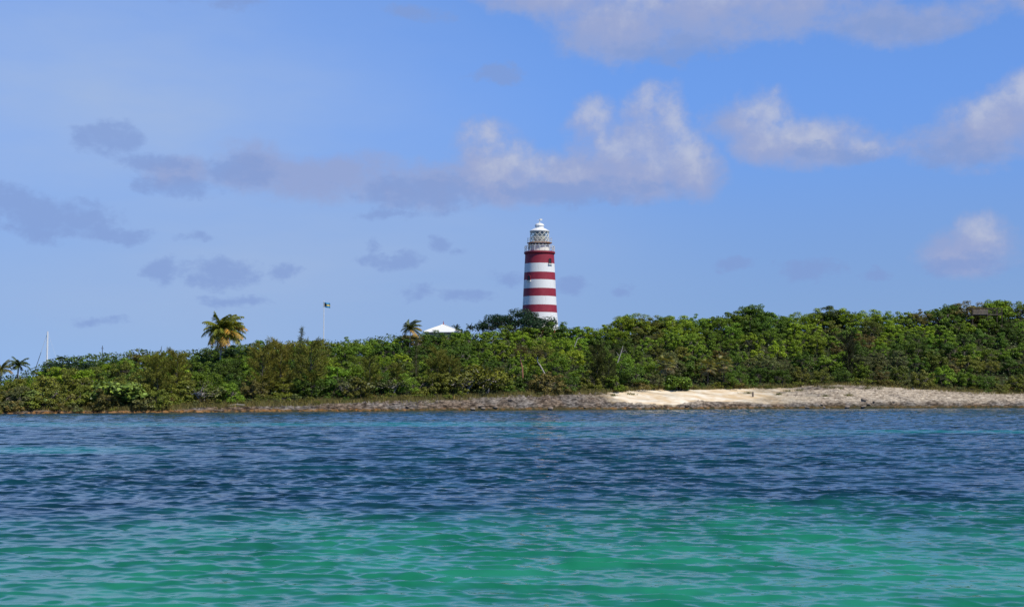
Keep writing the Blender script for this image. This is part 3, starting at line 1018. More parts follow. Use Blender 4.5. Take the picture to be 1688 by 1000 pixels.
for i in range(2):
    make_casuarina('c%d' % i, 190 + i, 3.4, 6.0, 46, 70)
make_casuarina('pine', 195, 2.4, 7.0, 50, 34, conical=True)

used = set()
PLANTS = []          # (root, kind, px, tier, tint word, size word)


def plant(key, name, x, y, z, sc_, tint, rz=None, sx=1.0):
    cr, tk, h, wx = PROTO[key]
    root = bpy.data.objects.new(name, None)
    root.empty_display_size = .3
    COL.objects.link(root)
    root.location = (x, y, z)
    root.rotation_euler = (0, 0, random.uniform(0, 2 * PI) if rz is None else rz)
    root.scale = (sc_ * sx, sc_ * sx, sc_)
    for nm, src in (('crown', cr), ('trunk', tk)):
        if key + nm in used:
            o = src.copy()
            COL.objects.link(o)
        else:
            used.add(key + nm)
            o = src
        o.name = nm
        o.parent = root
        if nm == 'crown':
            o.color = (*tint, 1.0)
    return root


TINTS = {'bright yellow-green': (.215, .300, .024), 'fresh green': (.150, .240, .024), 'deep green': (.088, .155, .022),
         'olive': (.155, .180, .030), 'grey-green': (.138, .165, .056), 'brownish': (.172, .150, .042), 'dark green': (.032, .064, .018)}


def jt(c, s=.18):
    k = random.uniform(1 - s, 1 + s)
    return tuple(v * k * random.uniform(.93, 1.07) for v in c)


def place(px, s):
    """x, y, z on the island for a photo column and metres inland"""
    ds = float(np.interp(px, KX, DS))
    y = ds + s
    x = (px - 844) / F * y
    return x, y, gz1(x, y)


def skyline(px, Y):
    return CAMZ + (645 - float(np.interp(px, SX, SY))) * Y / F


def slope_plants():
    rows = 6
    for k in range(rows):
        u = k / (rows - 1)
        px = -190.0
        while px < 1890:
            ds, dv, zv, dr, zr = (float(v) for v in prof(np.array(px)))
            s = dv + 2.2 + (dr - dv - 2.2) * (u ** 1.05) + random.uniform(-2.2, 2.2)
            if k == rows - 1:
                s = dr + random.uniform(-1.0, 1.5)
            if 1078 < px < 1212 and s < dv + 9:           # open ground round the thatch palms
                s = dv + 9 + random.uniform(0, 2)
            x, y, z = place(px, s)
            key = random.choice(['b0', 'b1', 'b2', 'b3', 'b4', 'b5', 'b0', 'b2', 'f0', 'f1', 'f2'])
            big = random.uniform(.74, 1.20)
            if px < 330 and k > 2:
                big *= .85
            h = PROTO[key][2]
            h *= .94
            lim = skyline(px, y) + random.uniform(-.25, .4)
            if z + h * big > lim:
                big = max(.42, (lim - z) / h)
            elif k == rows - 1:
                big = min(1.6, (lim - z) / h)
            fr = fbm(np.array([px / 90.0]), np.array([k * .8]), 55, 3)[0] + random.uniform(-.14, .14)
            left = np.interp(px, [300, 950], [.12, 0])
            if k <= 1 and px < 330:
                tn = 'olive' if fr < .55 else 'brownish' if fr < .62 else 'grey-green'
            elif k <= 1:
                tn = 'olive' if fr < .40 - left * 0 else 'deep green' if fr < .50 else 'fresh green' if fr < .66 else 'grey-green'
            else:
                tn = 'deep green' if fr < .36 + left else 'fresh green' if fr < .56 + left * .5 else 'bright yellow-green' if fr < .72 else 'olive'
            if random.random() < .05:
                tn = 'brownish'
            r_ = plant(key, 'broadleaf_tree' if big * h > 3.6 else 'broadleaf_shrub', x, y, z - (.15 if k < 5 else .5), big, jt(TINTS[tn], .3), sx=random.uniform(.92, 1.15) if k < 5 else random.uniform(1.2, 1.45))
            PLANTS.append((r_, 'tree' if big * h > 3.6 else 'shrub', px, ('foot', 'foot', 'mid', 'mid', 'upper', 'skyline')[k], tn, big * h, s))
            px += (3.7 + random.uniform(-.5, .8)) * F / y * (.98 if k < 5 else .92)


slope_plants()


def front_scrub(back=0.0, end=1870):
    px = -170.0
    while px < end:
        ds, dv, zv, dr, zr = (float(v) for v in prof(np.array(px)))
        s = dv + random.uniform(-.3, 1.8) - back * np.interp(px, [300, 700], [.6, 1.0])
        x, y, z = place(px, s)
        key = random.choice(['s0', 's1', 's2'])
        k = random.uniform(.6, 1.25) * (1 if back == 0 else .62)
        if px < 330:
            k *= 1.45
        tn = random.choice(['olive', 'olive', 'brownish', 'grey-green', 'deep green', 'olive'] if px > 330 else ['olive', 'brownish', 'olive', 'brownish', 'grey-green'])
        r_ = plant(key, 'coastal_shrub', x, y, z - .1, k, jt(TINTS[tn]), sx=random.uniform(.9, 1.3))
        PLANTS.append((r_, 'low shrub', px, 'shore', tn, k * 1.5, s))
        px += random.uniform(1.6, 3.0) * F / y


front_scrub()
front_scrub(1.6, 960)


def special_plants():
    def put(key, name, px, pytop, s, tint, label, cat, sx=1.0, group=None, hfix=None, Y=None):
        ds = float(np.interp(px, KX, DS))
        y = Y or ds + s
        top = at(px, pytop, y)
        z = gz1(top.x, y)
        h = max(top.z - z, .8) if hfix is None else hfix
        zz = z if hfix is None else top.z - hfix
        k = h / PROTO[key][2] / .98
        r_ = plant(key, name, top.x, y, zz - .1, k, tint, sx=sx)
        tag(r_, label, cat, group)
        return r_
    D = 60
    put('dome', 'dome_tree', 1243, 494, 64, jt(TINTS['deep green'], .05), 'broad dome-crowned green tree standing above the ridge right of the lighthouse', 'tree', .95)
    put('dome', 'dome_tree', 1036, 510, 64, jt(TINTS['fresh green'], .05), 'rounded bright tree first on the ridge right of the bare gap beside the lighthouse', 'tree', .72)
    put('dome', 'dome_tree', 1098, 513, 65, jt(TINTS['deep green'], .05), 'leafy tree in the ridge group between the rounded tree and the dome tree', 'tree', .85)
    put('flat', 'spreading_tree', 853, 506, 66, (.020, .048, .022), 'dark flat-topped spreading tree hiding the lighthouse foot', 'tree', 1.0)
    put('f0', 'ragged_tree', 1372, 499, 64, (.060, .085, .030), 'thin ragged tree with see-through top on the skyline right of the dome tree', 'tree', 1.5)
    put('dome', 'dome_tree', 1638, 486, 68, jt(TINTS['fresh green'], .05), 'bright bushy tree behind the wooden deck on the right hilltop', 'tree', 1.0)
    put('dome', 'dome_tree', 1565, 494, 64, jt(TINTS['deep green'], .05), 'dark leafy tree just left of the wooden deck on the hilltop', 'tree', .8)
    put('f2', 'spreading_tree', 110, 584, 24, (.022, .046, .020), 'dark spreading tree right of the sailboat mast', 'tree', 1.7)
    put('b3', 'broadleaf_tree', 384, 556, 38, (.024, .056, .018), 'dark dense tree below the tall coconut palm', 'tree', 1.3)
    put('grape', 'sea_grape', 1118, 611, 15.5, (.105, .175, .022), 'bright glossy sea grape bush beside the sand patch', 'bush', 1.0)
    put('grape', 'sea_grape', 195, 615, 5.0, (.160, .230, .045), 'large pale green rounded bush at the water edge left of the tall palm', 'bush', 1.35)
    put('grape', 'sea_grape', 60, 631, 5.0, (.150, .20, .050), 'wide low pale green bush near the sailboat', 'bush', 1.5)
    put('bare', 'bare_tree', 335, 620, 4.5, (.10, .12, .03), 'thin pale-twigged shrub at the shore left of the pink-grey rocks', 'tree', 1.2)
    put('bare', 'bare_tree', 575, 612, 7, (.09, .10, .04), 'half-bare grey shrub below the flagpole', 'tree', 1.2)
    put('bare', 'bare_tree', 645, 614, 8, (.09, .10, .04), 'half-bare grey shrub left of the white roof', 'tree', 1.2)
    put('bare', 'bare_tree', 765, 600, 9, (.12, .13, .03), 'half-bare shrub with pale branches below the white roof', 'tree', 1.3)
    put('bare', 'bare_tree', 800, 590, 10, (.15, .16, .02), 'yellowish half-bare shrub below the dark flat-topped tree', 'tree', 1.3)
    for px, py, lab in ((703, 542, 'leafy bush in front of the left eave of the white-roofed house'), (727, 545, 'leafy bush in front of the white-roofed house, under its apex'),
                        (753, 539, 'leafy bush in front of the right eave of the white-roofed house'), (768, 538, 'bush between the white roof and the white pipe')):
        put('b2', 'broadleaf_tree', px, py, 57.5, jt(TINTS['fresh green']), lab, 'bush', 1.0)
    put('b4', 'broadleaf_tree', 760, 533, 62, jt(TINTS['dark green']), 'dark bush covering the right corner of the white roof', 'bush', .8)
    OL = (.155, .165, .028)
    cas = [('c0', 262, 587, 7, OL, 'feathery olive casuarina rising behind the large pale bush', 1.1),
           ('c1', 292, 583, 8, OL, 'feathery olive casuarina left of the tall coconut palm', 1.0),
           ('c0', 432, 572, 9, (.180, .178, .030), 'tawny feathery casuarina just right of the tall coconut palm', 1.0),
           ('c1', 462, 567, 10, (.180, .178, .030), 'tawny feathery casuarina beside the pointed conifer', 1.1),
           ('c0', 512, 566, 9, (.172, .168, .030), 'tawny feathery casuarina right of the pointed conifer', 1.1),
           ('c1', 610, 592, 9, OL, 'olive feathery casuarina between flagpole and white roof', 1.0),
           ('c0', 655, 600, 10, OL, 'dull feathery casuarina below the small coconut palm', 1.0),
           ('c1', 722, 578, 11, OL, 'olive feathery casuarina below the white roof', 1.0),
           ('c0', 742, 590, 10, OL, 'smaller olive casuarina below the white roof apex', 1.0),
           ('c1', 985, 573, 13, (.060, .075, .018), 'slender dark casuarina left of the sand patch', .7),
           ('c0', 1003, 590, 12.5, (.060, .080, .018), 'short wispy casuarina at the left end of the sand patch', .8),
           ('c1', 1398, 556, 21, (.035, .042, .018), 'narrow dark casuarina in the middle of the right slope', .6)]
    for key, px, py, s, tn, lab, sx in cas:
        put(key, 'casuarina', px, py, s, jt(tn, .08), lab, 'tree', sx)
    put('pine', 'conifer', 496, 538, 26, (.105, .120, .045), 'pointed narrow conifer rising above the bushes left of the flagpole', 'tree', .8)
    put('pine', 'conifer', 686, 552, 20, (.100, .115, .034), 'thin dark upright conifer below the small coconut palm', 'tree', .45)


special_plants()


def stem_trees():
    """trees whose bare trunks show in front of the thicket"""
    def one(name, pts, Y, rads, bark, crown_tint, label, ck=.55, branches=()):
        P = [at(px, py, Y) for px, py in pts]
        root = thing(name, label, 'tree', P[0])
        mb = MB()
        q = [p - P[0] for p in P]
        q[0] = q[0] - Vector((0, 0, .8))
        mb.tube(q, rads, 8)
        for br in branches:
            mb.tube([at(px, py, Y) - P[0] for px, py in br], [rads[-1] * .9, rads[-1] * .6, rads[-1] * .3][:len(br)] if len(br) <= 3 else rads[-1] * .6, 6)
        mb.build('trunk', bark, root)
        if crown_tint:
            cr = PROTO['f1'][0].copy()
            COL.objects.link(cr)
            cr.name = 'crown'
            cr.parent = root
            cr.color = (*crown_tint, 1)
            cr.scale = (ck, ck, ck * .8)
            cr.location = q[-1] - Vector((0, 0, .35))
    one('gumbo_tree', [(862, 622), (861, 606), (858, 594), (859, 583)], 240.0, [.16, .14, .12, .10], M_REDBARK, (.115, .095, .03), 'red-barked leaning tree below the lighthouse', .6)
    one('pale_trunk_tree', [(899, 610), (891, 603), (886, 596), (886, 587)], 240.5, [.13, .11, .10, .08], M_PALEBARK, (.10, .085, .03), 'tree with curved bare white trunk right of the red-barked tree', .5)
    one('snag', [(1018, 590), (1024, 580), (1027, 570)], 252.0, [.10, .08, .04], M_PALEBARK, None, 'bleached bare forked snag in the thicket above the sand patch', 0, [((1024, 580), (1031, 577), (1034, 582)), ((1020, 586), (1016, 580))])
    one('snag', [(947, 564), (952, 558), (960, 555)], 258.0, [.09, .07, .04], M_PALEBARK, None, 'short bleached branch showing in the canopy right of the lighthouse', 0)


stem_trees()


# ------------------------------------------------------------------ coconut palms
def make_palm(name, label, px, py, Y, span, seed, tint, dry, nfr=26, lean=0.3, group=None, thick=.14, wind=0.0):
    r = np.random.default_rng(seed)
    c = at(px, py, Y)
    g = gz1(c.x, Y)
    root = thing(name, label, 'palm', (c.x - lean, Y, g), group)
    h = c.z - g
    mb = MB()
    pts = [Vector((lean * u ** 2, 0, -.3 + (h + .3) * u)) for u in np.linspace(0, 1, 9)]
    mb.tube(pts, [thick * (1.25 - .5 * u) for u in np.linspace(0, 1, 9)], 8)
    mb.build('trunk', M_PALEBARK, root)
    top = np.array([lean, 0, h])
    L0 = span / 2 * 1.12

    def fronds(n, ups, colr, nm, droop):
        qs = []
        for k in range(n):
            az = 2 * PI * (k * .382 + r.random() * .12)
            up = ups[0] + (ups[1] - ups[0]) * (k + .5) / n + r.normal() * .08
            L = L0 * r.uniform(.8, 1.05)
            d = np.array([math.cos(az) * math.cos(up), math.sin(az) * math.cos(up), math.sin(up)])
            nseg = 15
            p = top.copy()
            side = np.array([-math.sin(az), math.cos(az), 0])
            twist = r.normal() * .45
            cur = d.copy()
            for j in range(nseg):
                u = j / nseg
                nxt = p + cur * L / nseg
                # rachis
                w = .045 * (1 - u * .8) * span / 6
                qs.append((p - side * w, p + side * w, nxt + side * w * .8, nxt - side * w * .8))
                ll = L * .30 * math.sin(PI * min(1, .18 + u * .80)) * r.uniform(.85, 1.1)
                for sgn in (-1, 1):
                    for sub in (0.0, .5):
                        o = p + (nxt - p) * sub
                        tip = o + (side * sgn * (.80 + twist * sgn * .3) + cur * .55 + np.array([0, 0, -.45 - .35 * u])) * ll * r.uniform(.8, 1.1)
                        tip = tip + r.normal(0, .05, 3) * span / 6
                        wd = cur * .052 * span / 6
                        midp = (o + tip) / 2 + np.array([0, 0, .06 * ll])
                        qs.append((o - wd, o + wd, midp + wd * 1.0, midp - wd * 1.0))
                        qs.append((midp - wd, midp + wd, tip + wd * .2, tip - wd * .2))
                p = nxt
                cur = cur + np.array([wind * .16 * u, 0, -droop * (.35 + u) / nseg * 2.2])
                cur /= np.linalg.norm(cur)
        co = np.array(qs).reshape(-1, 3)
        o = mesh_np(nm, co, np.arange(len(co)).reshape(-1, 4), M_FROND, parent=root)
        o.color = (*colr, 1)
        return o
    fronds(nfr, (1.25, -.25), tint, 'crown', .85)
    if dry:
        fronds(dry, (.55, -.75), (.40, .27, .065), 'dry_fronds', .9)
    # nuts under the crown
    nb = MB()
    for k in range(5):
        a = k * 1.3
        cc = Vector((lean + .22 * math.cos(a), .22 * math.sin(a), h - .25))
        nb.lathe([(.01, -.15), (.11, -.07), (.12, .04), (.06, .13), (.01, .15)], 8, c=tuple(cc))
    nb.build('coconuts', plain('coconut_husk', (.16, .12, .03), .7, .3), root, smooth=True)


make_palm('coconut_palm', 'tall coconut palm with yellowing lower fronds, largest palm on the island', 368, 544, 236, 8.0, 1, (.135, .165, .026), 13, 32, .5, wind=.5)
make_palm('coconut_palm', 'windblown coconut palm standing just left of the white roof', 677, 541, 268, 5.0, 2, (.085, .110, .028), 3, 15, .2, thick=.09, wind=1.0)
make_palm('coconut_palm', 'dark small palm left of the sailboat mast', 31, 601, 218, 3.6, 3, (.055, .085, .022), 0, 18, .2)
make_palm('coconut_palm', 'yellowish palm at the far left end of the island', 2, 608, 216, 3.6, 4, (.095, .105, .022), 2, 16, .1)
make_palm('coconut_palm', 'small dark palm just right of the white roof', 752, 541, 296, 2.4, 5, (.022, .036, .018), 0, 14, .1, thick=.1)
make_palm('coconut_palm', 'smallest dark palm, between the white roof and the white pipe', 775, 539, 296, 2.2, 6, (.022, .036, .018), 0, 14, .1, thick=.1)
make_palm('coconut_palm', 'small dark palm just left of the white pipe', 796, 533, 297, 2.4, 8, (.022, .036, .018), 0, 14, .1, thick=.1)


# thatch palms at the back of the beach: short stem, fan leaves, skirt of dead leaves
def thatch(label, px, py, s, k, seed):
    r = np.random.default_rng(seed)
    ds = float(np.interp(px, KX, DS))
    c = at(px, py, ds + s)
    g = gz1(c.x, c.y)
    root = thing('thatch_palm', label, 'palm', (c.x, c.y, g), 'thatch palms behind the beach')
    h = max(c.z - g, .8)
    MB().tube([(0, 0, -.2), (.1, 0, h * .5), (.05, 0, h)], [.12, .10, .09], 8).build('trunk', M_BARK, root)

    def fans(n, e0, e1, colr, nm, sag):
        qs = []
        for i in range(n):
            az = 2 * PI * (i * .382) + r.normal() * .2
            el = e0 + (e1 - e0) * (i + .5) / n
            d = Vector((math.cos(az) * math.cos(el), math.sin(az) * math.cos(el), math.sin(el)))
            hub = Vector((.05, 0, h)) + d * .75 * k
            sd_ = Vector((-math.sin(az), math.cos(az), 0))
            qs.append((Vector((.05, 0, h)) - sd_ * .015, Vector((.05, 0, h)) + sd_ * .015, hub + sd_ * .012, hub - sd_ * .012))
            for j in range(13):
                a = (j - 6) / 6 * 1.55
                dd_ = (d * math.cos(a) + sd_ * math.sin(a)).normalized()
                tip = hub + dd_ * .75 * k + Vector((0, 0, -sag * .3 * k))
                pr = dd_.cross(d.cross(sd_)).normalized() * .05 * k
                md_ = hub.lerp(tip, .5) + Vector((0, 0, .05 * k))
                qs.append((hub - pr * .3, hub + pr * .3, md_ + pr, md_ - pr))
                qs.append((md_ - pr, md_ + pr, tip + pr * .1, tip - pr * .1))
        co = np.array([[tuple(v) for v in q] for q in qs]).reshape(-1, 3)
        o = mesh_np(nm, co, np.arange(len(co)).reshape(-1, 4), M_FROND, parent=root)
        o.color = (*colr, 1)
    fans(20, 1.3, -.2, (.20, .21, .065), 'crown', .7)
    fans(9, -.05, -.85, (.21, .195, .10), 'dead_skirt', 1.0)


thatch('shaggy thatch palm with grey skirt just left of the sea grape bush', 1097, 601, 18, 1.6, 1)
thatch('thatch palm with fan leaves hanging over the right end of the sand patch', 1166, 605, 20.5, 1.4, 2)
thatch('thatch palm with pale dead leaves, right-hand one of the three behind the beach', 1192, 600, 21.5, 1.5, 3)


# ------------------------------------------------------------------ undergrowth and shore grass (uncountable)
def ground_cover():
    n = 90000
    t = rng.uniform(-.44, .44, n)
    px = t * F + 844
    ds, dv, zv, dr, zr = prof(px)
    s = dv + .4 + (dr + 10 - dv) * np.where(rng.random(n) < .72, rng.random(n) ** 1.3, rng.uniform(.82, 1.0, n))
    Y = ds + s
    X = t * Y
    z = ground(X, Y)[0]
    c = np.stack([X, Y, z + rng.uniform(0, 1.3, n) * np.clip((s - dv) / 4, .25, 1) * np.where(s > dr - 5, 2.6, 1.0)], -1)
    co, q = leaves(c, np.tile([0, -.3, .8], (n, 1)), .38, .6, .6)
    o = mesh_np('undergrowth', co, q, M_LEAF)
    o.color = (.060, .095, .024, 1)
    tag(o, 'leafy undergrowth filling the ground between the trees and bushes', 'undergrowth', kind='stuff')
    # dry grass and sedge on the edge of the thicket
    n = 70000
    t = rng.uniform(-.44, .44, n)
    px = t * F + 844
    ds, dv, zv, dr, zr = prof(px)
    patch = fbm(t * 160, t * 0 + 3, 91, 3)
    s = dv + rng.normal(.3, 1.3, n) * (.5 + patch) - np.interp(px, [0, 400, 700, 950, 1300], [.3, .6, 1.2, .6, 0])
    Y = ds + s
    X = t * Y
    z = ground(X, Y)[0]
    beach = (px > 1000) & (px < 1340)
    keep = (s > .9) & ~(beach & (s < dv - .2)) & (z > .2)
    X, Y, z = X[keep], Y[keep], z[keep]
    n = len(X)
    b = np.stack([X, Y, z - .05], -1)
    h = rng.uniform(.25, .85, n)[:, None]
    d = np.concatenate([rng.normal(0, .35, (n, 2)), np.ones((n, 1))], 1) * h
    sd_ = np.stack([rng.uniform(-1, 1, n), rng.uniform(-.5, .5, n), np.zeros(n)], -1) * .045
    co = np.stack([b - sd_, b + sd_, b + d], 1).reshape(-1, 3)
    o = mesh_np('grass', co, None, M_GRASS, np.arange(n * 3).reshape(-1, 3))
    o.color = (.175, .165, .058, 1)
    tag(o, 'dry olive grass and sedge along the foot of the thicket', 'grass', kind='stuff')
    # tufts standing alone on the sand and pale rock
    spots = [(1040, 650), (1232, 648), (1250, 640), (1272, 640), (1297, 645), (1283, 650), (1318, 644), (1360, 641), (1372, 640), (1385, 640), (1430, 641), (1448, 641), (1361, 653), (1398, 652), (1010, 652)]
    for i, (px_, py_) in enumerate(spots):
        # march inland until the ray meets the ground
        hit = None
        for Yt in np.arange(238, 285, .25):
            p = at(px_, py_, float(Yt))
            if gz1(p.x, p.y) >= p.z:
                hit = p
                break
        if hit is None:
            continue
        m = 130
        sp = random.uniform(.25, .5)
        b = np.stack([rng.normal(0, sp, m), rng.normal(0, sp * .7, m), np.full(m, -.08)], -1)
        h = rng.uniform(.2, .62, m)[:, None]
        d = np.concatenate([rng.normal(0, .5, (m, 2)), np.ones((m, 1))], 1) * h
        sd_ = np.stack([rng.uniform(-1, 1, m), rng.uniform(-.5, .5, m), np.zeros(m)], -1) * .04
        o = mesh_np('grass_tuft', np.stack([b - sd_, b + sd_, b + d], 1).reshape(-1, 3), None, M_GRASS, np.arange(m * 3).reshape(-1, 3))
        o.location = (hit.x, hit.y, gz1(hit.x, hit.y))
        o.color = (.12, .13, .045, 1)
        tag(o, None, 'grass tuft', 'grass tufts on the sand and pale rock')
        TUFTS.append((o, px_, py_))


TUFTS = []
ground_cover()

# ------------------------------------------------------------------ boulders along the waterline
ROCKS = []


def boulders():
    protos = []
    import bmesh
    for i in range(4):
        bm = bmesh.new()
        bmesh.ops.create_icosphere(bm, subdivisions=3, radius=.5)
        r = np.random.default_rng(300 + i)
        of = r.uniform(0, 50, 2)
        for v in bm.verts:
            p = v.co
            k = 1 + .55 * (float(fbm(np.array([p.x * 2.2 + of[0] + p.z]), np.array([p.y * 2.2 + of[1] - p.z]), 5, 3)[0]) - .5)
            k2 = abs(float(fbm(np.array([p.x * 5 + of[1]]), np.array([p.z * 5 + p.y * 3 + of[0]]), 8, 3)[0]) - .5)
            v.co = p * (k - k2 * .35)
            v.co.z *= .62
        me = bpy.data.meshes.new('rock')
        bm.to_mesh(me)
        bm.free()
        me.materials.append(M_ROCK)
        protos.append(me)
    for i in range(44):
        px = random.choice([random.uniform(1040, 1320), random.uniform(600, 1040), random.uniform(1320, 1680), random.uniform(1040, 1320)])
        s = random.uniform(.3, 1.3)
        x, y, z = place(px, s)
        o = link('rock', protos[i % 4])
        k = random.uniform(.45, 1.0)
        o.location = (x, y, z - .08)
        o.scale = (k * random.uniform(1, 1.7), k, k * random.uniform(.7, 1.1))
        o.rotation_euler = (random.uniform(-.2, .2), random.uniform(-.2, .2), random.uniform(0, 6.28))
        tag(o, None, 'rock', 'dark rocks along the waterline')
        ROCKS.append((o, px, k))


boulders()


# ------------------------------------------------------------------ flagpole and flag
def flagpole():
    Y = 280.0
    b = at(533.5, 556, Y)
    g = gz1(b.x, Y)
    top = at(532.6, 497, Y)
    root = thing('flagpole', 'tall thin white flagpole rising from the thicket', 'flagpole', (b.x, Y, g))
    H = top.z - g
    MB().tube([(0, 0, -.3), (0, 0, H * .5), (0, 0, H)], [.095, .08, .05], 10).build('pole', M_WHITE, root)
    MB().lathe([(.01, -.09), (.09, -.04), (.1, .03), (.05, .09), (.01, .11)], 10, c=(0, 0, H + .05)).build('finial', M_OFFWHITE, root, smooth=True)
    MB().tube([(.09, 0, 1.2), (.09, 0, H - .1)], .012, 5).build('halyard', M_OFFWHITE, root)
    # flag: blue, yellow, blue bands and a black triangle at the hoist
    n, mrow = 24, 13
    wd, ht = 1.45, .98
    V, Fc, MI = [], [], []
    for j in range(mrow):
        for i in range(n):
            u, v = i / (n - 1), j / (mrow - 1)
            V.append((u * wd * .92, .10 * u ** .6 * math.sin(u * 8.5 + v * 1.2), (v - 1) * ht - .22 * u * u + .03 * math.sin(u * 9)))
    for j in range(mrow - 1):
        for i in range(n - 1):
            u, v = (i + .5) / (n - 1), (j + .5) / (mrow - 1)
            MI.append(0 if u < .60 * (1 - abs(v - .5) * 2) else (1 if (v < 1 / 3 or v > 2 / 3) else 2))
            Fc.append((j * n + i, j * n + i + 1, (j + 1) * n + i + 1, (j + 1) * n + i))
    fb_ = MB()
    fb_.v, fb_.f, fb_.m = V, Fc, MI
    fl = fb_.build('flag', [plain('black_cloth', (.012, .012, .014), .8, .2), plain('blue_cloth', (.03, .26, .50), .8, .1), plain('yellow_cloth', (.72, .55, .12), .8, .1)], None, smooth=True)
    so = fl.modifiers.new('thickness', 'SOLIDIFY')
    so.thickness = .012
    fl.location = (top.x + .07, Y, top.z - .12)
    tag(fl, 'blue, yellow and black flag flying from the flagpole', 'flag')


flagpole()


# ------------------------------------------------------------------ white-roofed house, pipe, lookout deck, posts
def house():
    Y = 287.0
    ap = at(731, 534.5, Y)
    el = at(698, 547.6, Y - 4)
    g = gz1(ap.x, Y) - .3
    root = thing('house', 'small house with white pyramid roof and red finial among the trees', 'house', (ap.x, Y, g))
    he = el.z - g
    hw = (ap.x - el.x) * 1.02
    ha = ap.z - g
    w = MB()
    w.box((0, 0, (he - .05) / 2 - .2), (2 * hw - .9, 2 * hw - .9, he + .25))
    wl = w.build('wall', M_WALL, root)
    rf = MB()
    a = [(-hw, -hw, he), (hw, -hw, he), (hw, hw, he), (-hw, hw, he)]
    b = [(x, y, he + .16) for x, y, z in a]
    rf.v = a + b + [(0, 0, ha)]
    rf.f = [(0, 1, 5, 4), (1, 2, 6, 5), (2, 3, 7, 6), (3, 0, 4, 7), (4, 5, 8), (5, 6, 8), (6, 7, 8), (7, 4, 8), (3, 2, 1, 0)]
    rf.m = [0] * 9
    roof = rf.build('roof', M_WHITE, root)
    # hip battens on the shingles
    hb = MB()
    for x, y, z in b:
        hb.tube([(x, y, z + .02), (0, 0, ha + .03)], .07, 6)
    hb.build('hip_ridge', M_OFFWHITE, roof)
    fn = MB()
    fn.lathe([(.16, ha - .1), (.13, ha + .15), (.05, ha + .3), (.1, ha + .42), (.03, ha + .55), (.015, ha + .75)], 12)
    fn.build('finial', M_REDPAINT, roof, smooth=True)
    for dx in (-hw * .5, 0, hw * .5):
        wn = MB().box((dx, -hw + .45 - .03, he * .55), (.9, .10, 1.2)).build('window', M_DARK, root)
        MB().box((dx, -hw + .45 - .07, he * .55 - .66), (1.1, .2, .1)).build('sill', M_WHITE, wn)


house()


def pipes_and_posts():
    Y = 292.0
    t0 = at(806, 530.3, Y)
    g = gz1(t0.x, Y)
    o = MB()
    H = t0.z - g
    o.tube([(0, 0, -.2), (0, 0, H - .12)], .14, 12)
    o.tube([(0, 0, H - .12), (0, 0, H)], .18, 12)
    p = o.build('vent_pipe', M_WHITE, None)
    p.location = (t0.x, Y, g)
    tag(p, 'short white pipe standing left of the dark flat-topped tree', 'pipe')
    # old post on the sand
    hit = None
    for Yt in np.arange(242, 275, .25):
        q = at(1241, 654, float(Yt))
        if gz1(q.x, q.y) >= q.z:
            hit = q
            break
    if hit:
        o = MB().box((0, 0, .35), (.26, .22, 1.0), .3).box((0, 0, .87), (.20, .16, .05), .3)
        p = o.build('post', M_WOOD, None)
        p.location = (hit.x, hit.y, gz1(hit.x, hit.y))
        tag(p, 'short weathered wooden post standing on the sand patch', 'post')
    # thin dark poles above the tree tops at the left
    for px, py, Y, lab in ((169, 569.5, 262, 'thin dark pole with a short cross-piece above the trees between sailboat and palm'),
                           (266, 572, 262, 'thinnest pole above the trees, just left of the tall palm')):
        t0 = at(px, py, Y)
        g = min(gz1(t0.x, Y), 3)
        o = MB().tube([(0, 0, -.3), (0, 0, t0.z - g)], [.10, .06], 8)
        o.box((0, 0, t0.z - g - .5), (.5, .08, .08)) if px < 200 else o.tube([(0, 0, t0.z - g - .05), (.1, 0, t0.z - g + .25)], .03, 6)
        p = o.build('utility_pole', M_METAL, None)
        p.location = (t0.x, Y, g)
        tag(p, lab, 'pole')
    # drift logs
    for pts, lab in (([(255, 671), (262, 668.5), (268, 665.5)], 'pale driftwood branch leaning out at the left shore'),
                     ([(376, 668.5), (390, 666.5), (404, 667)], 'bleached driftwood log lying on the rocks below the tall palm'),
                     ([(1386, 625), (1392, 623), (1400, 624)], 'pale dead branch lying at the foot of the right thicket')):
        px, py = pts[0]
        hitY = None
        for Yt in np.arange(195, 285, .25):
            q = at(px, py, float(Yt))
            if q.z < 50 and gz1(q.x, q.y) >= q.z - .05:
                hitY = float(Yt)
                break
        if hitY is None:
            continue
        P = [at(a_, b_, hitY - .1) for a_, b_ in pts]
        o = MB().tube([p_ - P[0] for p_ in P], [.13, .11, .05], 7)
        mid = P[1] - P[0]
        o.tube([mid, mid + Vector((.25, -.1, .35))], [.05, .02], 5)
        p = o.build('driftwood', M_DRIFT, None)
        p.location = P[0]
        tag(p, lab, 'driftwood')


pipes_and_posts()


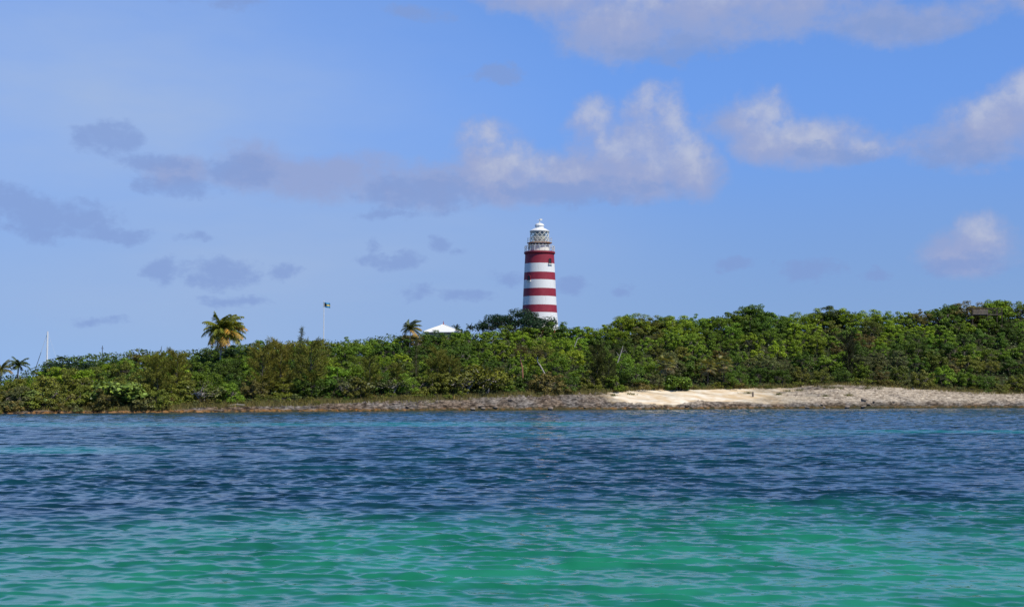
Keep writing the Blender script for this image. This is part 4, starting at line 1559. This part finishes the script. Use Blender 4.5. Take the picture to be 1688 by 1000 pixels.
def deck():
    Y = 312.0
    a, b = at(1602, 507.3, Y), at(1652, 507.0, Y)
    low = at(1602, 517.5, Y).z
    g = gz1((a.x + b.x) / 2, Y)
    root = thing('lookout_deck', 'weathered wooden lookout deck with railing on the right hilltop', 'deck', ((a.x + b.x) / 2, Y, g))
    w = b.x - a.x
    zt, zb = a.z - g, low - g
    MB().box((0, 1.6, zb - .12), (w, 3.3, .12)).build('floor', M_WOOD, root)
    rl = MB()
    rl.box((0, 0, zt - .06), (w + .1, .16, .12))
    rl.box((0, 3.2, zt - .06), (w + .1, .16, .12))
    rl.box((-w / 2, 1.6, zt - .06), (.14, 3.0, .11))
    rl.box((w / 2, 1.6, zt - .06), (.14, 3.0, .11))
    rl.build('handrail', M_DARKWOOD, root)
    for i, dx in enumerate((-w / 2 + .1, 0.05, w / 2 - .1)):
        for dy in (.02, 3.2):
            MB().box((dx, dy, (zt - .12) / 2 - .2), (.16, .14, zt + .28)).build('post', M_DARKWOOD, root)
    bd = MB()
    for k in range(4):
        bd.box((-w * .22, -.09, zb + .06 + k * .26), (w * .50, .05, .20))
    bd.build('board_panel', M_WOOD, root)
    rp_ = MB()
    for k in range(9):
        rp_.box((w * .08 + k * w * .045, 0.02, (zt + zb) / 2 - .1), (.06, .05, zt - zb - .1))
    rp_.build('balusters', M_DARKWOOD, root)


deck()


# ------------------------------------------------------------------ sailboat moored behind the island's low end
def sailboat():
    Y = 300.0
    m0 = at(83.6, 610, Y)
    root = thing('sailboat', 'white sailboat moored behind the trees, its mast showing above them', 'sailboat', (m0.x, Y, 0), rz=PI * .92)
    # hull by stations along x (bow at +x)
    st = []
    Lh = 11.0
    for i in range(13):
        u = i / 12
        x = -Lh * .45 + Lh * u
        bw = 1.75 * math.sin(PI * min(1, (.22 + .78 * u) * .98)) ** .7 if u < .99 else .03
        bw = 1.6 * (1 - max(0, (u - .35) / .65) ** 2.2) * (.82 + .18 * min(1, u / .35)) + .02
        sh = 1.05 + .35 * u ** 2
        st.append([(x, bw * c_, z_) for c_, z_ in ((-1, sh), (-.97, .45), (-.7, -.1), (0, -.5), (.7, -.1), (.97, .45), (1, sh))])
    hb = MB()
    for r_ in st:
        hb.v += r_
    for i in range(12):
        for j in range(6):
            hb.f.append((i * 7 + j, i * 7 + j + 1, (i + 1) * 7 + j + 1, (i + 1) * 7 + j))
        hb.f.append((i * 7 + 6, i * 7, (i + 1) * 7, (i + 1) * 7 + 6))
    hb.f.append(tuple(range(7)))
    hb.m = [0] * len(hb.f)
    hb.build('hull', M_HULL, root, smooth=True)
    cb = MB()
    cb.v = [(-1.6, -1, 1.1), (2.4, -.7, 1.15), (2.4, .7, 1.15), (-1.6, 1, 1.1), (-1.5, -.85, 1.65), (1.9, -.55, 1.6), (1.9, .55, 1.6), (-1.5, .85, 1.65)]
    cb.f = [(0, 1, 5, 4), (1, 2, 6, 5), (2, 3, 7, 6), (3, 0, 4, 7), (4, 5, 6, 7)]
    cb.m = [0] * 5
    cb.build('cabin', M_HULL, root)
    tz = at(83, 545.8, Y).z
    MB().tube([(.9, 0, 1.0), (.9, 0, tz * .6), (.9, 0, tz)], [.19, .18, .16], 10).build('mast', M_WHITE, root)
    MB().tube([(.8, 0, 2.6), (-3.6, 0, 2.75)], .09, 8).tube([(.6, 0, 2.82), (-3.4, 0, 2.95)], [.16, .1], 8).build('boom', M_WHITE, root)
    MB().tube([(5.9, 0, 1.4), (3.9, 0, 1.4 + (tz - 1.7) * .40)], .10, 7).tube([(3.9, 0, 1.4 + (tz - 1.7) * .40), (2.35, 0, 1.4 + (tz - 1.7) * .71)], [.085, .05], 7).build('furled_jib', M_METAL, root)
    fs = MB().tube([(2.35, 0, 1.4 + (tz - 1.7) * .71), (.9, 0, tz - .3)], .035, 6)
    fs.tube([(.9, 0, tz - .1), (-4.9, 0, 1.1)], .012, 5)
    for sy in (-1, 1):
        fs.tube([(.9, 0, tz - .4), (.7, sy * .9, tz * .58), (.6, sy * 1.55, 1.2)], .012, 5)
    fs.build('rigging', M_OFFWHITE, root)
    MB().tube([(.9, -.9, tz * .58), (.9, .9, tz * .58)], .035, 6).build('spreader', M_WHITE, root)


sailboat()


# ------------------------------------------------------------------ labels that single plants, tufts and rocks out
ORD = ['', 'second', 'third', 'fourth', 'fifth', 'sixth', 'seventh', 'eighth', 'ninth', 'tenth', 'eleventh', 'twelfth', 'thirteenth', 'fourteenth', 'fifteenth', 'sixteenth', 'seventeenth', 'eighteenth', 'nineteenth', 'twentieth', 'twenty-first', 'twenty-second', 'twenty-third', 'twenty-fourth', 'twenty-fifth', 'twenty-sixth', 'twenty-seventh', 'twenty-eighth', 'twenty-ninth', 'thirtieth']


def zone(px):
    for lim, txt in ((120, 'near the sailboat'), (330, 'between sailboat and tall palm'), (440, 'below the tall palm'), (610, 'below the flagpole'),
                     (790, 'below the white roof'), (960, 'below the lighthouse'), (1130, 'above the sand patch'), (1310, 'below the dome tree'), (1560, 'above the pale rock shelf')):
        if px < lim:
            return txt
    return 'below the wooden deck'


def label_all():
    tiers = {'foot': 'at the thicket foot', 'mid': 'midway up', 'upper': 'high up', 'skyline': 'on the skyline', 'shore': 'along the shore'}
    sets = {}
    for (o, kind, px, tier, tn, h, s) in PLANTS:
        size = 'tall' if h > 4.6 else 'small' if h < (1.2 if tier == 'shore' else 3.2) else ''
        txt = ' '.join((size + ' ' + tn + ' ' + kind + ' ' + tiers[tier] + ' ' + zone(px)).split())
        o['category'] = {'low shrub': 'shrub', 'feathery casuarina': 'tree'}.get(kind, kind)
        o['group'] = {'feathery casuarina': 'casuarinas of the thicket', 'tree': 'trees of the thicket', 'shrub': 'shrubs of the thicket', 'low shrub': 'low shrubs along the shore'}[kind]
        sets.setdefault(txt, []).append((px, o))
    for o, px, py in TUFTS:
        sets.setdefault('grass tuft ' + ('at the left end of the sand patch' if px < 1100 else 'near the wooden post on the sand' if px < 1345 else 'on the pale rock shelf'), []).append((px, o))
    for o, px, k in ROCKS:
        sets.setdefault(('large' if k > .82 else 'small' if k < .62 else 'middling') + ' dark rock at the waterline ' + ('below the sand patch' if 1000 < px < 1330 else zone(px)), []).append((px, o))
    for txt, lst in sets.items():
        lst.sort(key=lambda e: e[0])
        n = len(lst)
        for i, (px, o) in enumerate(lst):
            if n == 1:
                o['label'] = txt
            elif i == 0:
                o['label'] = 'leftmost ' + txt
            elif i == n - 1:
                o['label'] = 'rightmost ' + txt
            elif i < len(ORD):
                o['label'] = ORD[i] + ' from left, ' + txt
            else:
                o['label'] = txt


label_all()
